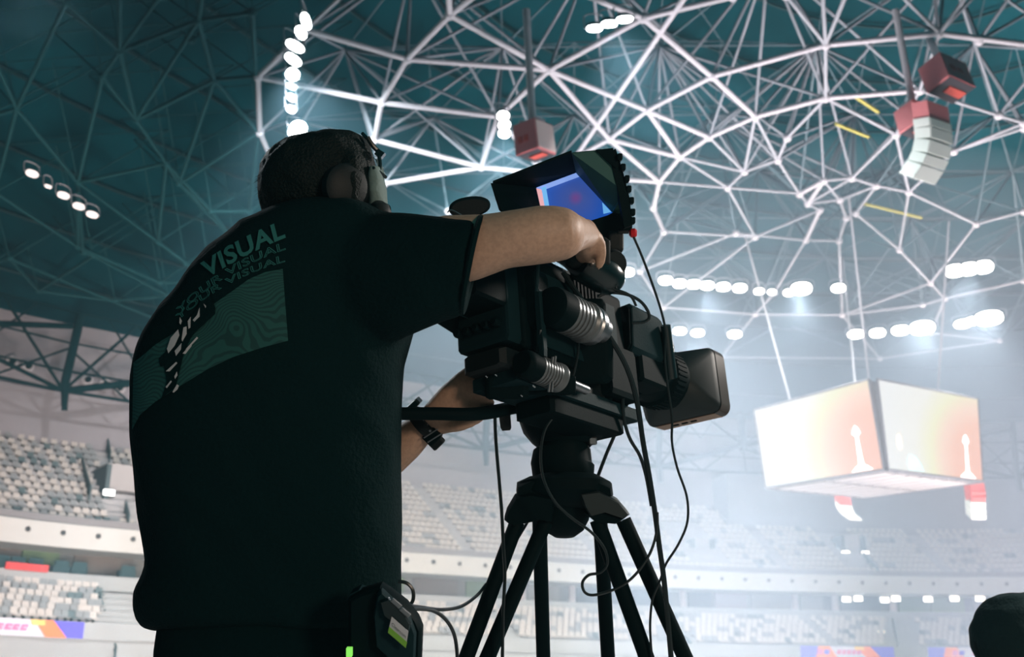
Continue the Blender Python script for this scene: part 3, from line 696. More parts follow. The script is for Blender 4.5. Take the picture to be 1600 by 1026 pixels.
def line_array(pts, D, w, dep, label, top=None, n=5, yaw=.5):
    P = [at(x, y, D + k*.12) for k, (x, y) in enumerate(pts)]; Q = smooth_pts(P, 4)
    r = empty('line_array', P[-1], label, 'loudspeaker')
    L_ = [Q[int(i*(len(Q)-1)/n)] for i in range(n+1)]
    X = Vector((cos(yaw), sin(yaw), 0))
    for i in range(n):
        a, b = L_[i], L_[i+1]; d = (b-a).normalized(); Y = d.cross(X).normalized()
        M().bbox((a+b)/2, X*w/2, d*(b-a).length*.48, Y*dep/2, .08).build('array_element', LWH, r)
        M().box((a+b)/2 - Y*(dep/2+.01), X*w*.42, d*(b-a).length*.36, Y*.02).build('element_grille', mat('array_grille', (.42, .48, .46), .7), r)
        M().box((a+b)/2 + X*(w/2+.03), X*.03, d*(b-a).length*.3, Y*dep*.3).build('side_plate', LWH, r)
    if top:
        a = L_[0]; M().box(a - (L_[1]-L_[0]).normalized()*.35, X*w*.46, (L_[1]-L_[0]).normalized()*.33, (L_[1]-L_[0]).normalized().cross(X)*dep*.5).build('top_bumper', top, r)
    return r
line_array([(1456, 190), (1459, 222), (1451, 250), (1432, 280)], 45.4, 1.35, .9, 'white curved line array hanging at the upper right under two pink boxes', PINK)
line_array([(1318, 786), (1320, 795), (1326, 804), (1334, 809)], 68, .85, .7, 'small white curved loudspeaker with red top below the scoreboard\'s middle', RED, 4, .2)
line_array([(1524, 780), (1524, 790), (1525, 799), (1525, 807)], 66, .95, .8, 'small white boxy loudspeaker with red top below the scoreboard\'s right corner', RED, 3, .1)
r = speaker_box(1523, 768, 66, .9, .9, .9, 0, 0, 'red hazy cabinet above the white boxy loudspeaker at the scoreboard\'s right corner', (RED, RED, PINK), None, False)

# ------------------------------------------------------------------ haze in the hall
hz = M().box((10, 50, 19.6), Vector((75, 0, 0)), Vector((0, 70, 0)), Vector((0, 0, 19.5)))
hb = hz.build('haze', None)
tag(hb, 'thin blue grey haze filling the whole hall', 'haze', kind='stuff')
hm = bpy.data.materials.new('haze'); hm.use_nodes = True; nt = hm.node_tree; nt.nodes.remove(nt.nodes['Principled BSDF'])
vs_ = nt.nodes.new('ShaderNodeVolumeScatter'); vs_.inputs['Color'].default_value = (.44, .78, .97, 1); vs_.inputs['Density'].default_value = HAZE_DENSITY; vs_.inputs['Anisotropy'].default_value = .28
nt.links.new(vs_.outputs['Volume'], nt.nodes['Material Output'].inputs['Volume']); hb.data.materials[0] = hm
hc_ = M().ball((0, 0, 0), 1, 40); hc_.v = [Vector((v.x*44 + 18, v.y*38 + 78, v.z*27 + 10)) for v in hc_.v]
hc_.v = [Vector((v.x, v.y, max(v.z, .15))) for v in hc_.v]
hb2 = hc_.build('haze_bank', None); tag(hb2, 'thicker pale bank of haze hanging over the court and the far stands', 'haze', kind='stuff')
hm2 = hm.copy(); hm2.name = 'haze_bank'; v2 = [n_ for n_ in hm2.node_tree.nodes if n_.type == 'VOLUME_SCATTER'][0]
v2.inputs['Anisotropy'].default_value = 0.0; v2.inputs['Density'].default_value = .0095; v2.inputs['Color'].default_value = (.72, .83, 1.0, 1); hb2.data.materials[0] = hm2
for m_ in (hm, hm2):
    try: m_.cycles.homogeneous_volume = True
    except Exception: pass

# ------------------------------------------------------------------ camera operator
def remesh(mm, voxel, smooth_it=4, disp=None):
    me = mm.mesh(); o = bpy.data.objects.new('tmp', me); C.objects.link(o)
    bm = bmesh.new(); bm.from_mesh(me); bmesh.ops.recalc_face_normals(bm, faces=bm.faces); bm.to_mesh(me); bm.free()
    md = o.modifiers.new('r', 'REMESH'); md.mode = 'VOXEL'; md.voxel_size = voxel
    sm = o.modifiers.new('s', 'SMOOTH'); sm.factor = .5; sm.iterations = smooth_it
    dg = bpy.context.evaluated_depsgraph_get(); out = bpy.data.meshes.new_from_object(o.evaluated_get(dg))
    bpy.data.objects.remove(o)
    if disp:
        nr = [v.normal.copy() for v in out.vertices]
        for v, n_ in zip(out.vertices, nr): v.co = v.co + n_*disp(v.co)
    out.materials.clear(); return out
def put(name, me, m, parent):
    me.transform(Matrix.Translation(-Vector(parent.location))); me.materials.append(m); me.shade_smooth()
    o = bpy.data.objects.new(name, me); C.objects.link(o); o.parent = parent; return o
DM = 1.68
def pxr(D): return D/F_PX
man_base = at(440, 1000, DM); man_base.z = 0
man = empty('person', man_base, 'camera operator in a black printed T-shirt bending over the broadcast camera, seen from behind', 'person')
def ringlr(y, l, r, D, hd, tilt=0.0, push=0):
    c = at((l+r)/2, y, D); h = (r-l)/2*pxr(D)
    u = (RT*cos(tilt) + UP*sin(tilt))*h; v = Vector((0, 1, 0))*hd
    return (c, u, v)
torso = [(338, 480, 560, 1.70, .05), (348, 430, 606, 1.70, .085), (362, 400, 628, 1.70, .115), (385, 366, 640, 1.70, .135), (420, 322, 646, 1.69, .145), (455, 289, 648, 1.68, .15), (490, 261, 648, 1.68, .152),
         (525, 237, 640, 1.68, .152), (560, 220, 628, 1.68, .150), (600, 210, 625, 1.68, .148), (650, 206, 624, 1.68, .146), (700, 206, 622, 1.68, .145), (760, 212, 621, 1.68, .143), (820, 220, 621, 1.68, .140),
         (860, 227, 622, 1.68, .138), (885, 231, 623, 1.68, .137), (905, 222, 624, 1.68, .139), (925, 211, 625, 1.68, .142), (950, 211, 625, 1.68, .142), (972, 216, 624, 1.68, .140), (988, 228, 622, 1.68, .137)]
sh = M(); sh.ell([ringlr(y, l, r, D, h) for y, l, r, D, h in torso], 40, 2.3)
def vring(x, yt, yb, D, hd, lean=0):                       # ring across a limb that runs sideways
    c = at(x, (yt+yb)/2, D); h = (yb-yt)/2*pxr(D); u = (UP*cos(lean) + RT*sin(lean))*h
    return (c, u, FW*hd)
sleeve = [vring(520, 350, 500, 1.66, .10), vring(570, 338, 528, 1.64, .10, .05), vring(620, 333, 532, 1.62, .098, .08), vring(665, 334, 515, 1.60, .094, .12), (vring(705, 336, 498, 1.585, .088, .17)), vring(738, 337, 490, 1.575, .083, .2)]
sh.ell(sleeve, 28, 2.1)
sh.ell([vring(560, 345, 470, 1.80, .08), vring(520, 350, 480, 1.84, .08), vring(560, 420, 540, 1.90, .075)], 20, 2.0)     # far sleeve
def folds(p):
    q = p*1.0
    a = noise.noise(Vector((q.x*5.5 + q.z*2.5, q.y*5, q.z*3.0 - q.x*3)))*.010
    b = abs(noise.noise(Vector((q.x*13 + q.z*8, q.y*12, q.z*6 + 9))))*.006
    return a - b + .001
shirt = put('t_shirt', remesh(sh, .009, 5, folds), SHIRT, man)
# hem and sleeve rim
def rimtube(name, rings, k, mt, r=.004):
    c, u, v = rings; n_ = 28
    q = M(); q.tube([c + u*cos(2*pi*i/n_)*k + v*sin(2*pi*i/n_)*k for i in range(n_+1)], r, 6, 1)
    return q.build(name, mt, man, True)
rimtube('sleeve_hem', vring(737, 338, 489, 1.575, .082, .2), 1.0, SHIRT, .0045)

bd = M()
# head (skin) turned to the right and away
hc = at(512, 292, 1.70)
fd = (RT*.80 + FW*.58 - UP*.08).normalized(); sd = fd.cross(UP).normalized(); hu = sd.cross(fd).normalized()     # face direction, side, up
def H(f, s, u): return hc + fd*f + sd*s + hu*u
bd.ell([(H(-.01, 0, -.125), fd*.045, sd*.04), (H(.0, 0, -.10), fd*.075, sd*.06), (H(.0, 0, -.06), fd*.080, sd*.064), (H(0, 0, -.02), fd*.080, sd*.068), (H(0, 0, .02), fd*.078, sd*.068), (H(-.005, 0, .052), fd*.066, sd*.055), (H(-.008, 0, .064), fd*.040, sd*.032)], 24, 2.1)
bd.ell([(H(.078, 0, -.055), fd*.020, sd*.018), (H(.095, 0, -.035), fd*.020, sd*.015), (H(.088, 0, .005), fd*.014, sd*.010)], 12)             # nose
bd.ell([(H(.065, 0, -.125), fd*.022, sd*.024), (H(.078, 0, -.105), fd*.022, sd*.026), (H(.072, 0, -.085), fd*.024, sd*.03)], 12)            # chin and mouth
for a in (-1, 1): bd.ell([(H(-.005, .074*a, -.05), fd*.010, sd*.010), (H(-.010, .082*a, -.025), fd*.018, sd*.009), (H(-.012, .083*a, .0), fd*.020, sd*.009), (H(-.010, .078*a, .016), fd*.010, sd*.008)], 12)
bd.ell([(at(500, 420, 1.70), RT*.075, FW*.075), (at(502, 380, 1.70), RT*.056, FW*.056), (H(-.01, 0, -.08), RT*.048, FW*.048)], 20)              # neck
# torso under the shirt
bd.ell([ringlr(y, l+22, r-22, D, h*.86) for y, l, r, D, h in torso[2:]], 28, 2.3)
# right arm: upper arm to the elbow, foreshortened forearm to the grip
def lring(x, y, D, r, ax): 
    ax = Vector(ax).normalized(); u = ax.cross(FW).normalized() if abs(ax.dot(FW)) < .9 else ax.cross(UP).normalized(); v = ax.cross(u).normalized(); return (at(x, y, D), u*r, v*r)
bd.ell([vring(620, 350, 470, 1.60, .06), vring(690, 336, 452, 1.59, .055, .1), vring(752, 334, 438, 1.575, .050, .12), vring(800, 327, 419, 1.57, .048, .1), vring(838, 321, 414, 1.57, .046, .06), vring(866, 321, 410, 1.575, .046, 0), vring(888, 325, 405, 1.58, .046, 0), vring(903, 334, 396, 1.59, .040, 0), vring(912, 347, 385, 1.60, .024, 0)], 24)
fa = [(872, 366, 1.60, .040), (884, 366, 1.66, .038), (897, 366, 1.74, .033), (908, 367, 1.81, .028), (914, 368, 1.87, .026)]
bd.ell([(at(x, y, D), (UP*.9 + RT*.1)*r, RT*r*.95) for x, y, D, r in fa], 20)
# right hand: palm then fingers curling down round the grip
bd.ell([(at(909, 368, 1.86), UP*.024, RT*.024), (at(916, 371, 1.895), UP*.034, RT*.022), (at(921, 378, 1.92), UP*.038, RT*.018), (at(922, 384, 1.94), UP*.034, RT*.014)], 16)
def finger(pts, r0, r1):
    bd.tube(pts, lambda t: r0 + (r1-r0)*t, 10, 4); bd.ball(pts[-1], r1*1.02, 8)
finger([at(914, 366, 1.88), at(928, 366, 1.88), at(937, 378, 1.885), at(940, 396, 1.89), at(936, 414, 1.895)], .0112, .0088)
finger([at(916, 362, 1.905), at(928, 364, 1.912), at(937, 378, 1.925), at(938, 396, 1.935), at(930, 408, 1.935)], .0105, .0085)
finger([at(916, 362, 1.93), at(927, 362, 1.94), at(936, 374, 1.955), at(936, 390, 1.96)], .0100, .008)
finger([at(914, 364, 1.95), at(926, 362, 1.965), at(937, 372, 1.975), at(938, 384, 1.98)], .0085, .007)
finger([at(910, 378, 1.89), at(906, 390, 1.915), at(908, 402, 1.94), at(914, 410, 1.95)], .0115, .0088)
# left arm, reaching under the rig: upper arm hidden by the torso, elbow, forearm, wrist
la = [(520, 430, 1.86, .055), (505, 540, 1.90, .052), (500, 660, 1.93, .048), (520, 740, 1.95, .044), (560, 742, 1.96, .044), (600, 716, 1.96, .041), (635, 690, 1.95, .034), (655, 672, 1.945, .029), (672, 660, 1.94, .0275)]
R_ = []
for i, (x, y, D, r) in enumerate(la):
    a_ = at(*la[max(i-1, 0)][:3]); b_ = at(*la[min(i+1, len(la)-1)][:3]); d_ = (b_-a_).normalized(); u_ = d_.cross(FW).normalized(); R_.append((at(x, y, D), u_*r, d_.cross(u_)*r*.9))
bd.ell(R_, 20)
pal = [(672, 660, 1.94, .0275, .024), (690, 650, 1.935, .036, .022), (712, 634, 1.93, .043, .020), (735, 616, 1.925, .045, .018), (752, 600, 1.925, .042, .016)]
ax = (at(752, 600, 1.925) - at(672, 660, 1.94)).normalized(); pu = ax.cross(FW).normalized()
bd.ell([(at(x, y, D), pu*a, FW*b) for x, y, D, a, b in pal], 18, 2.3)
finger([at(738, 582, 1.925), at(757, 566, 1.93), at(778, 556, 1.945), at(792, 566, 1.965)], .0105, .0085)
finger([at(748, 592, 1.925), at(768, 580, 1.93), at(790, 573, 1.95), at(802, 582, 1.97)], .0105, .0085)
finger([at(756, 602, 1.925), at(776, 593, 1.93), at(797, 590, 1.95), at(806, 600, 1.97)], .010, .008)
finger([at(758, 614, 1.925), at(775, 608, 1.93), at(792, 607, 1.95), at(800, 616, 1.965)], .0088, .007)
finger([at(692, 664, 1.93), at(712, 666, 1.915), at(733, 660, 1.905), at(752, 650, 1.91)], .012, .009)
# legs and feet down to the floor
hips = at(440, 985, 1.68)
for a, yy in ((-1, .03), (1, -.02)):
    hx = hips.x + a*.085; hy = hips.y
    bd.ell([(Vector((hx, hy, hips.z + .02)), Vector((.10, 0, 0)), Vector((0, .10, 0))), (Vector((hx + a*.01, hy + yy, hips.z*.72)), Vector((.078, 0, 0)), Vector((0, .082, 0))), (Vector((hx + a*.02, hy + yy*2, hips.z*.50)), Vector((.058, 0, 0)), Vector((0, .062, 0))),
            (Vector((hx + a*.03, hy + yy*2, hips.z*.34)), Vector((.055, 0, 0)), Vector((0, .062, 0))), (Vector((hx + a*.035, hy + yy*1.5, .10)), Vector((.038, 0, 0)), Vector((0, .042, 0))), (Vector((hx + a*.035, hy + yy*1.5, .04)), Vector((.04, 0, 0)), Vector((0, .05, 0)))], 18)
body = put('body', remesh(bd, .0052, 3), SKIN, man)
pt = M()
pt.ell([(Vector((hips.x, hips.y, hips.z + .06)), Vector((.185, 0, 0)), Vector((0, .125, 0))), (Vector((hips.x, hips.y, hips.z - .04)), Vector((.190, 0, 0)), Vector((0, .128, 0))), (Vector((hips.x, hips.y, hips.z - .12)), Vector((.175, 0, 0)), Vector((0, .118, 0)))], 30, 2.4)
for a, yy in ((-1, .03), (1, -.02)):
    hx = hips.x + a*.085; hy = hips.y
    pt.ell([(Vector((hx, hy, hips.z + .0)), Vector((.105, 0, 0)), Vector((0, .115, 0))), (Vector((hx + a*.01, hy + yy, hips.z*.72)), Vector((.096, 0, 0)), Vector((0, .102, 0))), (Vector((hx + a*.02, hy + yy*2, hips.z*.50)), Vector((.082, 0, 0)), Vector((0, .086, 0))), (Vector((hx + a*.035, hy + yy*1.5, .07)), Vector((.072, 0, 0)), Vector((0, .08, 0)))], 20)
put('trousers', remesh(pt, .010, 4, lambda p: noise.noise(p*9)*.006), PANTS, man)
for a, yy in ((-1, .03), (1, -.02)):
    c = Vector((hips.x + a*.12, hips.y + yy*1.5, 0)); f = Vector((.45, .9, 0)).normalized(); s_ = Vector((f.y, -f.x, 0))
    M().ell([(c + f*.01 + Vector((0, 0, .004)), f*.13 + f*.0, s_*.048), (c + f*.03 + Vector((0, 0, .035)), f*.125, s_*.047), (c + f*.0 + Vector((0, 0, .065)), f*.08, s_*.042), (c + Vector((0, 0, .10)), f*.05, s_*.04)], 20, 2.3).build('shoe', BLK, man, True)
# hair: cap over skull, shaped to the photographed outline
hr = M()
hr.ell([(at(470, 385, 1.70), RT*.050, FW*.075), (at(462, 358, 1.705), RT*.056, FW*.075), (at(462, 338, 1.705), RT*.052, FW*.068), (at(486, 318, 1.70), RT*.076, FW*.082), (at(492, 290, 1.70), RT*.0855, FW*.088), (at(495, 262, 1.70), RT*.087, FW*.090), (at(500, 240, 1.70), RT*.079, FW*.086), (at(512, 222, 1.70), RT*.064, FW*.074), (at(524, 210, 1.70), RT*.038, FW*.045)], 30, 2.25)
hr.ell([(at(556, 322, 1.66), RT*.022, FW*.05), (at(556, 290, 1.67), RT*.026, FW*.06), (at(557, 255, 1.68), RT*.026, FW*.06), (at(552, 228, 1.69), RT*.026, FW*.05)], 18, 2.2)
hair = put('hair', remesh(hr, .006, 4, lambda p: noise.noise(p*34)*.0035 + noise.noise(p*90)*.0018), HAIR, man)
# short strands breaking the outline
bvh = BVHTree.FromPolygons([v.co + man.location for v in hair.data.vertices], [list(p.vertices) for p in hair.data.polygons])
sd_ = M(); rnd = random.Random(3)
for k in range(900):
    d_ = Vector((rnd.gauss(0, 1), rnd.gauss(0, 1), rnd.gauss(0, 1) + .5)).normalized(); o_ = at(495, 270, 1.70)
    hit = bvh.ray_cast(o_ + d_*.3, -d_)
    if hit[0] is None: continue
    p = hit[0]; t_ = (hit[1]*.55 + Vector((0, 0, -.5)) + RT*rnd.uniform(-.5, .2) + Vector((rnd.gauss(0, .3), rnd.gauss(0, .3), 0))).normalized(); L_ = rnd.uniform(.006, .013)
    u_ = t_.orthogonal().normalized()*.0005
    sd_.add([p - u_ - hit[1]*.002, p + u_ - hit[1]*.002, p + t_*L_], [(0, 1, 2)])
so = sd_.build('hair_strand', HAIR, man); so['kind'] = 'stuff'
# glasses, headset band and microphone pad at the face edge
q = M(); q.tube([at(574, 214, 1.66), at(583, 228, 1.665), at(596, 241, 1.67)], .0036, 8, 4); q.tube([at(566, 208, 1.68), at(583, 226, 1.67), at(595, 243, 1.67)], .0028, 6, 4)
q.box(at(594, 241, 1.67), RT*.005 - UP*.003, FW*.01, UP*.004 + RT*.003)
q.build('glasses_frame', BLK_GLOSS, man, True)
q = M(); q.tube([at(583, 262, 1.64), at(592, 268, 1.655), at(603, 277, 1.67)], .0026, 6, 3); q.tube([at(592, 243, 1.66), at(594, 256, 1.66), at(592, 268, 1.66)], .0030, 6, 3)
q.build('glasses_temple', BLK_GLOSS, man, True)
g_ = [at(586, 248, 1.668), at(594, 250, 1.672), at(603, 276, 1.676), at(592, 268, 1.668)]
M().add(g_ + [p + FW*.0016 for p in g_], [(0,1,2,3), (7,6,5,4), (0,4,5,1), (1,5,6,2), (2,6,7,3), (3,7,4,0)]).build('glasses_lens', mat('lens_glass', (.30, .40, .42), .1, spec=.8), man)
MASK = mat('face_cloth', (.17, .25, .24), .75, bump=.3, bscale=60)
mk = M(); mk.ell([(at(589, 333, 1.672), RT*.016, FW*.035), (at(589, 318, 1.672), RT*.0165, FW*.036), (at(588, 300, 1.67), RT*.0155, FW*.036), (at(587, 280, 1.67), RT*.0135, FW*.034), (at(586, 262, 1.67), RT*.010, FW*.030)], 18)
put('face_mask', remesh(mk, .003, 3, lambda p: noise.noise(p*70)*.0015), MASK, man)
for a in (1, -1):
    e0 = H(-.012, .074*a, -.012); M().prof(e0, sd*a, [(0, .030), (.004, .036), (.020, .036), (.026, .028)], 24).build('headset_earcup', RUB, man, True)
mk = M(); mk.ell([(at(596, 344, 1.64), RT*.012, FW*.018), (at(595, 332, 1.64), RT*.0165, FW*.024), (at(593, 320, 1.64), RT*.014, FW*.020), (at(592, 314, 1.64), RT*.006, FW*.008)], 16)
mk.build('headset_pad', RUB, man, True)
q = M(); q.tube([at(600, 318, 1.655), at(608, 322, 1.66), at(610, 332, 1.66)], .0018, 6, 4); q.build('headset_mic_arm', BLK_GLOSS, man, True)
# wrist watch
wc = at(664, 662, 1.94); d_ = (at(685, 645, 1.94) - at(640, 688, 1.95)).normalized(); u_ = d_.cross(FW).normalized(); v_ = d_.cross(u_)
w = empty('wristwatch', wc, 'black wristwatch with a loose strap end on the operator\'s lower wrist', 'watch')
q = M(); q.ell([(wc - d_*.010, u_*.033, v_*.030), (wc - d_*.009, u_*.035, v_*.032), (wc + d_*.009, u_*.035, v_*.032), (wc + d_*.010, u_*.033, v_*.030)], 24); q.build('strap', RUB, w, True)
M().bbox(at(645, 634, 1.93), d_*.017, u_*.006, v_*.015, .2).build('watch_case', BLK_GLOSS, w)
M().bbox(at(676, 681, 1.925), d_*.014, u_*.012, v_*.012, .2).build('clasp', BLK, w)
M().bbox(at(682, 690, 1.925), d_*.012, u_*.010, v_*.010, .2).build('strap_end', RUB, w)
for k in range(2): M().cyl(at(662 + k*6, 684 + k*7, 1.905), at(684 + k*6, 670 + k*7, 1.905), .0013, n=6).build('strap_loop', METAL, w)
for k in range(3): M().cyl(at(662 + k*5, 655 + k*9, 1.909), at(662 + k*5, 655 + k*9, 1.913), .0022, n=8).build('strap_hole', METAL, w)

# ------------------------------------------------------------------ print on the back of the shirt
sbvh = BVHTree.FromPolygons([v.co + man.location for v in shirt.data.vertices], [list(p.vertices) for p in shirt.data.polygons])
def proj(px, py, off=.0015):
    for k in range(12):
        d = ray(px + k*.6, py + k*.35).normalized(); h = sbvh.ray_cast(CAM, d)
        if h[0] is not None and (h[0]-CAM).length < 2.2:
            n_ = h[1] if h[1].dot(d) < 0 else -h[1]; return h[0] + n_*off
    return None
def lerpline(pts, u):
    x = pts[0][0] + (pts[-1][0]-pts[0][0])*u
    for a, b in zip(pts, pts[1:]):
        if x <= b[0] or b is pts[-1]: t = (x-a[0])/(b[0]-a[0]); return x, a[1] + (b[1]-a[1])*t
def panel_mat():
    m = bpy.data.materials.new('print_panel'); m.use_nodes = True; nt = m.node_tree; b = nt.nodes['Principled BSDF']; b.inputs['Roughness'].default_value = .85
    tc = nt.nodes.new('ShaderNodeTexCoord'); nz = nt.nodes.new('ShaderNodeTexNoise'); nz.inputs['Scale'].default_value = 9; nz.inputs['Detail'].default_value = 1.5
    mx = nt.nodes.new('ShaderNodeVectorMath'); mx.operation = 'MULTIPLY_ADD'; mx.inputs[1].default_value = (.22, .22, .22)
    wv = nt.nodes.new('ShaderNodeTexWave'); wv.wave_type = 'RINGS'; wv.inputs['Scale'].default_value = 42; wv.inputs['Distortion'].default_value = 2.5; wv.inputs['Detail'].default_value = 1
    rp = nt.nodes.new('ShaderNodeValToRGB'); rp.color_ramp.elements[0].position = .28; rp.color_ramp.elements[0].color = (.006, .055, .055, 1); rp.color_ramp.elements[1].position = .5; rp.color_ramp.elements[1].color = (.012, .095, .088, 1)
    nt.links.new(tc.outputs['Object'], nz.inputs['Vector']); nt.links.new(nz.outputs['Color'], mx.inputs[0]); nt.links.new(tc.outputs['Object'], mx.inputs[2])
    nt.links.new(mx.outputs[0], wv.inputs['Vector']); nt.links.new(wv.outputs['Fac'], rp.inputs['Fac']); nt.links.new(rp.outputs['Color'], b.inputs['Base Color']); return m
top = [(210, 566), (220, 559), (243, 539), (270, 522), (300, 500), (339, 472), (366, 453), (389, 436), (415, 425), (442, 420)]
bot = [(208, 671), (220, 648), (243, 628), (266, 613), (293, 596), (326, 576), (366, 557), (412, 542), (450, 532)]
def sheet(name, f, nu, nv, m, off=.0015):
    q = M(); grid = {}
    for i in range(nu+1):
        for j in range(nv+1):
            p = proj(*f(i/nu, j/nv), off)
            if p is not None: grid[i, j] = len(q.v); q.v.append(p)
    for i in range(nu):
        for j in range(nv):
            k = [(i, j), (i+1, j), (i+1, j+1), (i, j+1)]
            if all(x in grid for x in k):
                P = [q.v[grid[x]] for x in k]
                if max((P[a]-P[(a+1) % 4]).length for a in range(4)) < .05: q.f.append([grid[x] for x in k]); q.mi.append(0)
    return q.build(name, m, shirt, True)
def pf(u, v):
    a = lerpline(top, u); b = lerpline(bot, u); return a[0]*(1-v) + b[0]*v, a[1]*(1-v) + b[1]*v
sheet('print_panel', pf, 60, 26, panel_mat())
INK = mat('print_ink', (.03, .19, .18), .8); PALE = mat('print_pale', (.60, .58, .60), .8)
def poly(name, pts, m, off=.003):
    c = (sum(p[0] for p in pts)/len(pts), sum(p[1] for p in pts)/len(pts)); P = [proj(*p, off) for p in pts]; cc = proj(*c, off)
    if cc is None or any(p is None for p in P): return
    n_ = len(P); M().add(P + [cc], [(i, (i+1) % n_, n_) for i in range(n_)]).build(name, m, shirt)
# dark figure column with pale marks, standing in front of the panel
for pts in ([(318, 462), (326, 455), (338, 480), (338, 490), (318, 505), (300, 528), (285, 560), (280, 590), (276, 606), (262, 612), (262, 592), (258, 572), (262, 548), (275, 520), (295, 500), (312, 480)],
            [(262, 548), (258, 572), (252, 572), (250, 560)], [(255, 620), (262, 600), (275, 606), (262, 616), (250, 626)]):
    poly('print_figure', pts, SHIRT, .0030)
for pts in ([(264, 545), (270, 528), (281, 515), (283, 524), (276, 540), (266, 552)], [(286, 530), (289, 512), (294, 510), (294, 522), (287, 534)], [(296, 502), (301, 495), (300, 512), (297, 514)], [(304, 500), (311, 492), (315, 480), (315, 494), (306, 503)],
            [(283, 505), (284, 496), (287, 502), (285, 508)], [(276, 548), (286, 536), (285, 546), (278, 556)], [(288, 552), (300, 538), (302, 540), (292, 553)], [(321, 474), (325, 478), (324, 481)], [(262, 580), (278, 565), (280, 567), (268, 580)],
            [(275, 588), (279, 580), (280, 586), (276, 592)], [(262, 604), (270, 594), (271, 596), (264, 606)], [(272, 612), (279, 600), (282, 602), (280, 608), (274, 613)], [(292, 546), (310, 526), (312, 528), (296, 545)]):
    poly('print_mark', pts, PALE, .0045)
# lettering: one solid word that runs up the back, echoed below in outline
def lettering(body_, x0, y0, size, ang, m, outline=False, name='lettering', curve=0, sx=1.0, bold=0):
    cu = bpy.data.curves.new('t', 'FONT'); cu.body = body_; cu.size = 1; cu.resolution_u = 3; cu.space_character = 1.05; cu.offset = bold
    if outline: cu.fill_mode = 'NONE'; cu.bevel_depth = .022; cu.bevel_resolution = 0
    o = bpy.data.objects.new('t', cu); C.objects.link(o); dg = bpy.context.evaluated_depsgraph_get(); me = bpy.data.meshes.new_from_object(o.evaluated_get(dg)); bpy.data.objects.remove(o)
    if not outline:
        bm = bmesh.new(); bm.from_mesh(me); bmesh.ops.triangulate(bm, faces=bm.faces); bmesh.ops.subdivide_edges(bm, edges=bm.edges, cuts=2); bm.to_mesh(me); bm.free()
    q = M(); idx = {}
    wdt = max(v.co.x for v in me.vertices)
    for v in me.vertices:
        x = (v.co.x - wdt)*size*sx; y = v.co.y*size                       # right aligned at x0, y0
        a = ang + curve*(-x); px = x0 + x*cos(ang + curve*(-x)/2) - y*sin(a)*-1*0 - y*sin(a)*.0 + (-y*sin(a)*.6); py = y0 - x*sin(ang + curve*(-x)/2) - y*cos(a)
        p = proj(px, py, .0035 + v.co.z*.0)
        if p is not None: idx[v.index] = len(q.v); q.v.append(p)
    for f in me.polygons:
        if all(i in idx for i in f.vertices):
            P = [q.v[idx[i]] for i in f.vertices]
            if max((P[0]-x).length for x in P) < .07: q.f.append([idx[i] for i in f.vertices]); q.mi.append(0)
    if q.f: q.build(name, m, shirt)
lettering('VISUAL', 447, 372, 38, radians(21), INK, curve=.0016, sx=1.08, bold=.03)
lettering('YOUR VISUAL', 447, 391, 17, radians(17), INK, True, 'outline_lettering', .0026, 1.75)
lettering('YOUR VISUAL', 446, 409, 15, radians(15), INK, True, 'outline_lettering', .0026, 1.95)

# ------------------------------------------------------------------ belt pack at the hip
bp0 = at(598, 1010, 1.50)
bk = empty('belt_pack', at(598, 1026, 1.52), 'black intercom belt pack with a white and green label at the operator\'s hip', 'intercom pack')
def extr(pts, D, th, slope=0):                             # outline polygon at distance D extruded away by th
    P = [at(x, y, D + slope*(x-pts[0][0])) for x, y in pts]; k = len(P); c = sum(P, Vector((0, 0, 0)))/k
    q = M(); q.loft([[c + (p-c)*.92 - FW*.006 for p in P], P, [p + FW*th for p in P], [c + (p-c)*.95 + FW*(th+.006) for p in P]]); return q
extr([(545, 935), (560, 926), (594, 916), (612, 928), (634, 945), (652, 968), (659, 985), (656, 1060), (600, 1090), (545, 1060)], 1.47, .030).build('housing', BLK, bk, True)
extr([(590, 926), (596, 921), (640, 962), (650, 990), (648, 1040), (630, 1050), (588, 1010), (584, 960)], 1.455, .012).build('front_plate', DGREY, bk, True)
extr([(594, 938), (606, 934), (634, 962), (642, 975), (640, 990), (600, 960)], 1.445, .006).build('control_recess', BLK_GLOSS, bk, True)
for x, y in ((619, 942), (633, 956)): M().bbox(at(x, y, 1.442), RT*.006 - UP*.005, FW*.002, UP*.002 + RT*.002).build('button', METAL, bk)
extr([(542, 936), (548, 926), (562, 919), (570, 922), (558, 932), (548, 936)], 1.49, .02).build('belt_clip', DGREY, bk, True)
def quadmesh(pts, D, off=.0): P = [at(x, y, D) for x, y in pts]; return M().add(P + [p + FW*.0012 for p in P], [(0,1,2,3), (7,6,5,4), (0,4,5,1), (1,5,6,2), (2,6,7,3), (3,7,4,0)])
quadmesh([(612, 963), (638, 986), (634, 1012), (606, 988)], 1.436).build('label', mat('label_white', (.62, .62, .66), .5), bk)
quadmesh([(608, 979), (636, 1003), (634, 1012), (606, 988)], 1.4345).build('label_stripe', mat('label_green', (.22, .50, .06), .5), bk)
cu = bpy.data.curves.new('t', 'FONT'); cu.body = 'Clearcom'; cu.size = 1; o = bpy.data.objects.new('t', cu); C.objects.link(o); dg = bpy.context.evaluated_depsgraph_get(); me = bpy.data.meshes.new_from_object(o.evaluated_get(dg)); bpy.data.objects.remove(o)
q = M(); w_ = max(v.co.x for v in me.vertices)
for v in me.vertices:
    u, t = .06 + v.co.x/w_*.86, .30 + v.co.y*.42; q.v.append(at(609 + (635-609)*u + (612-609)*t, 980 + (1004-980)*u - 17*t, 1.4338))
q.f = [list(f.vertices) for f in me.polygons]; q.mi = [0]*len(q.f); q.build('label_text', BLK, bk)
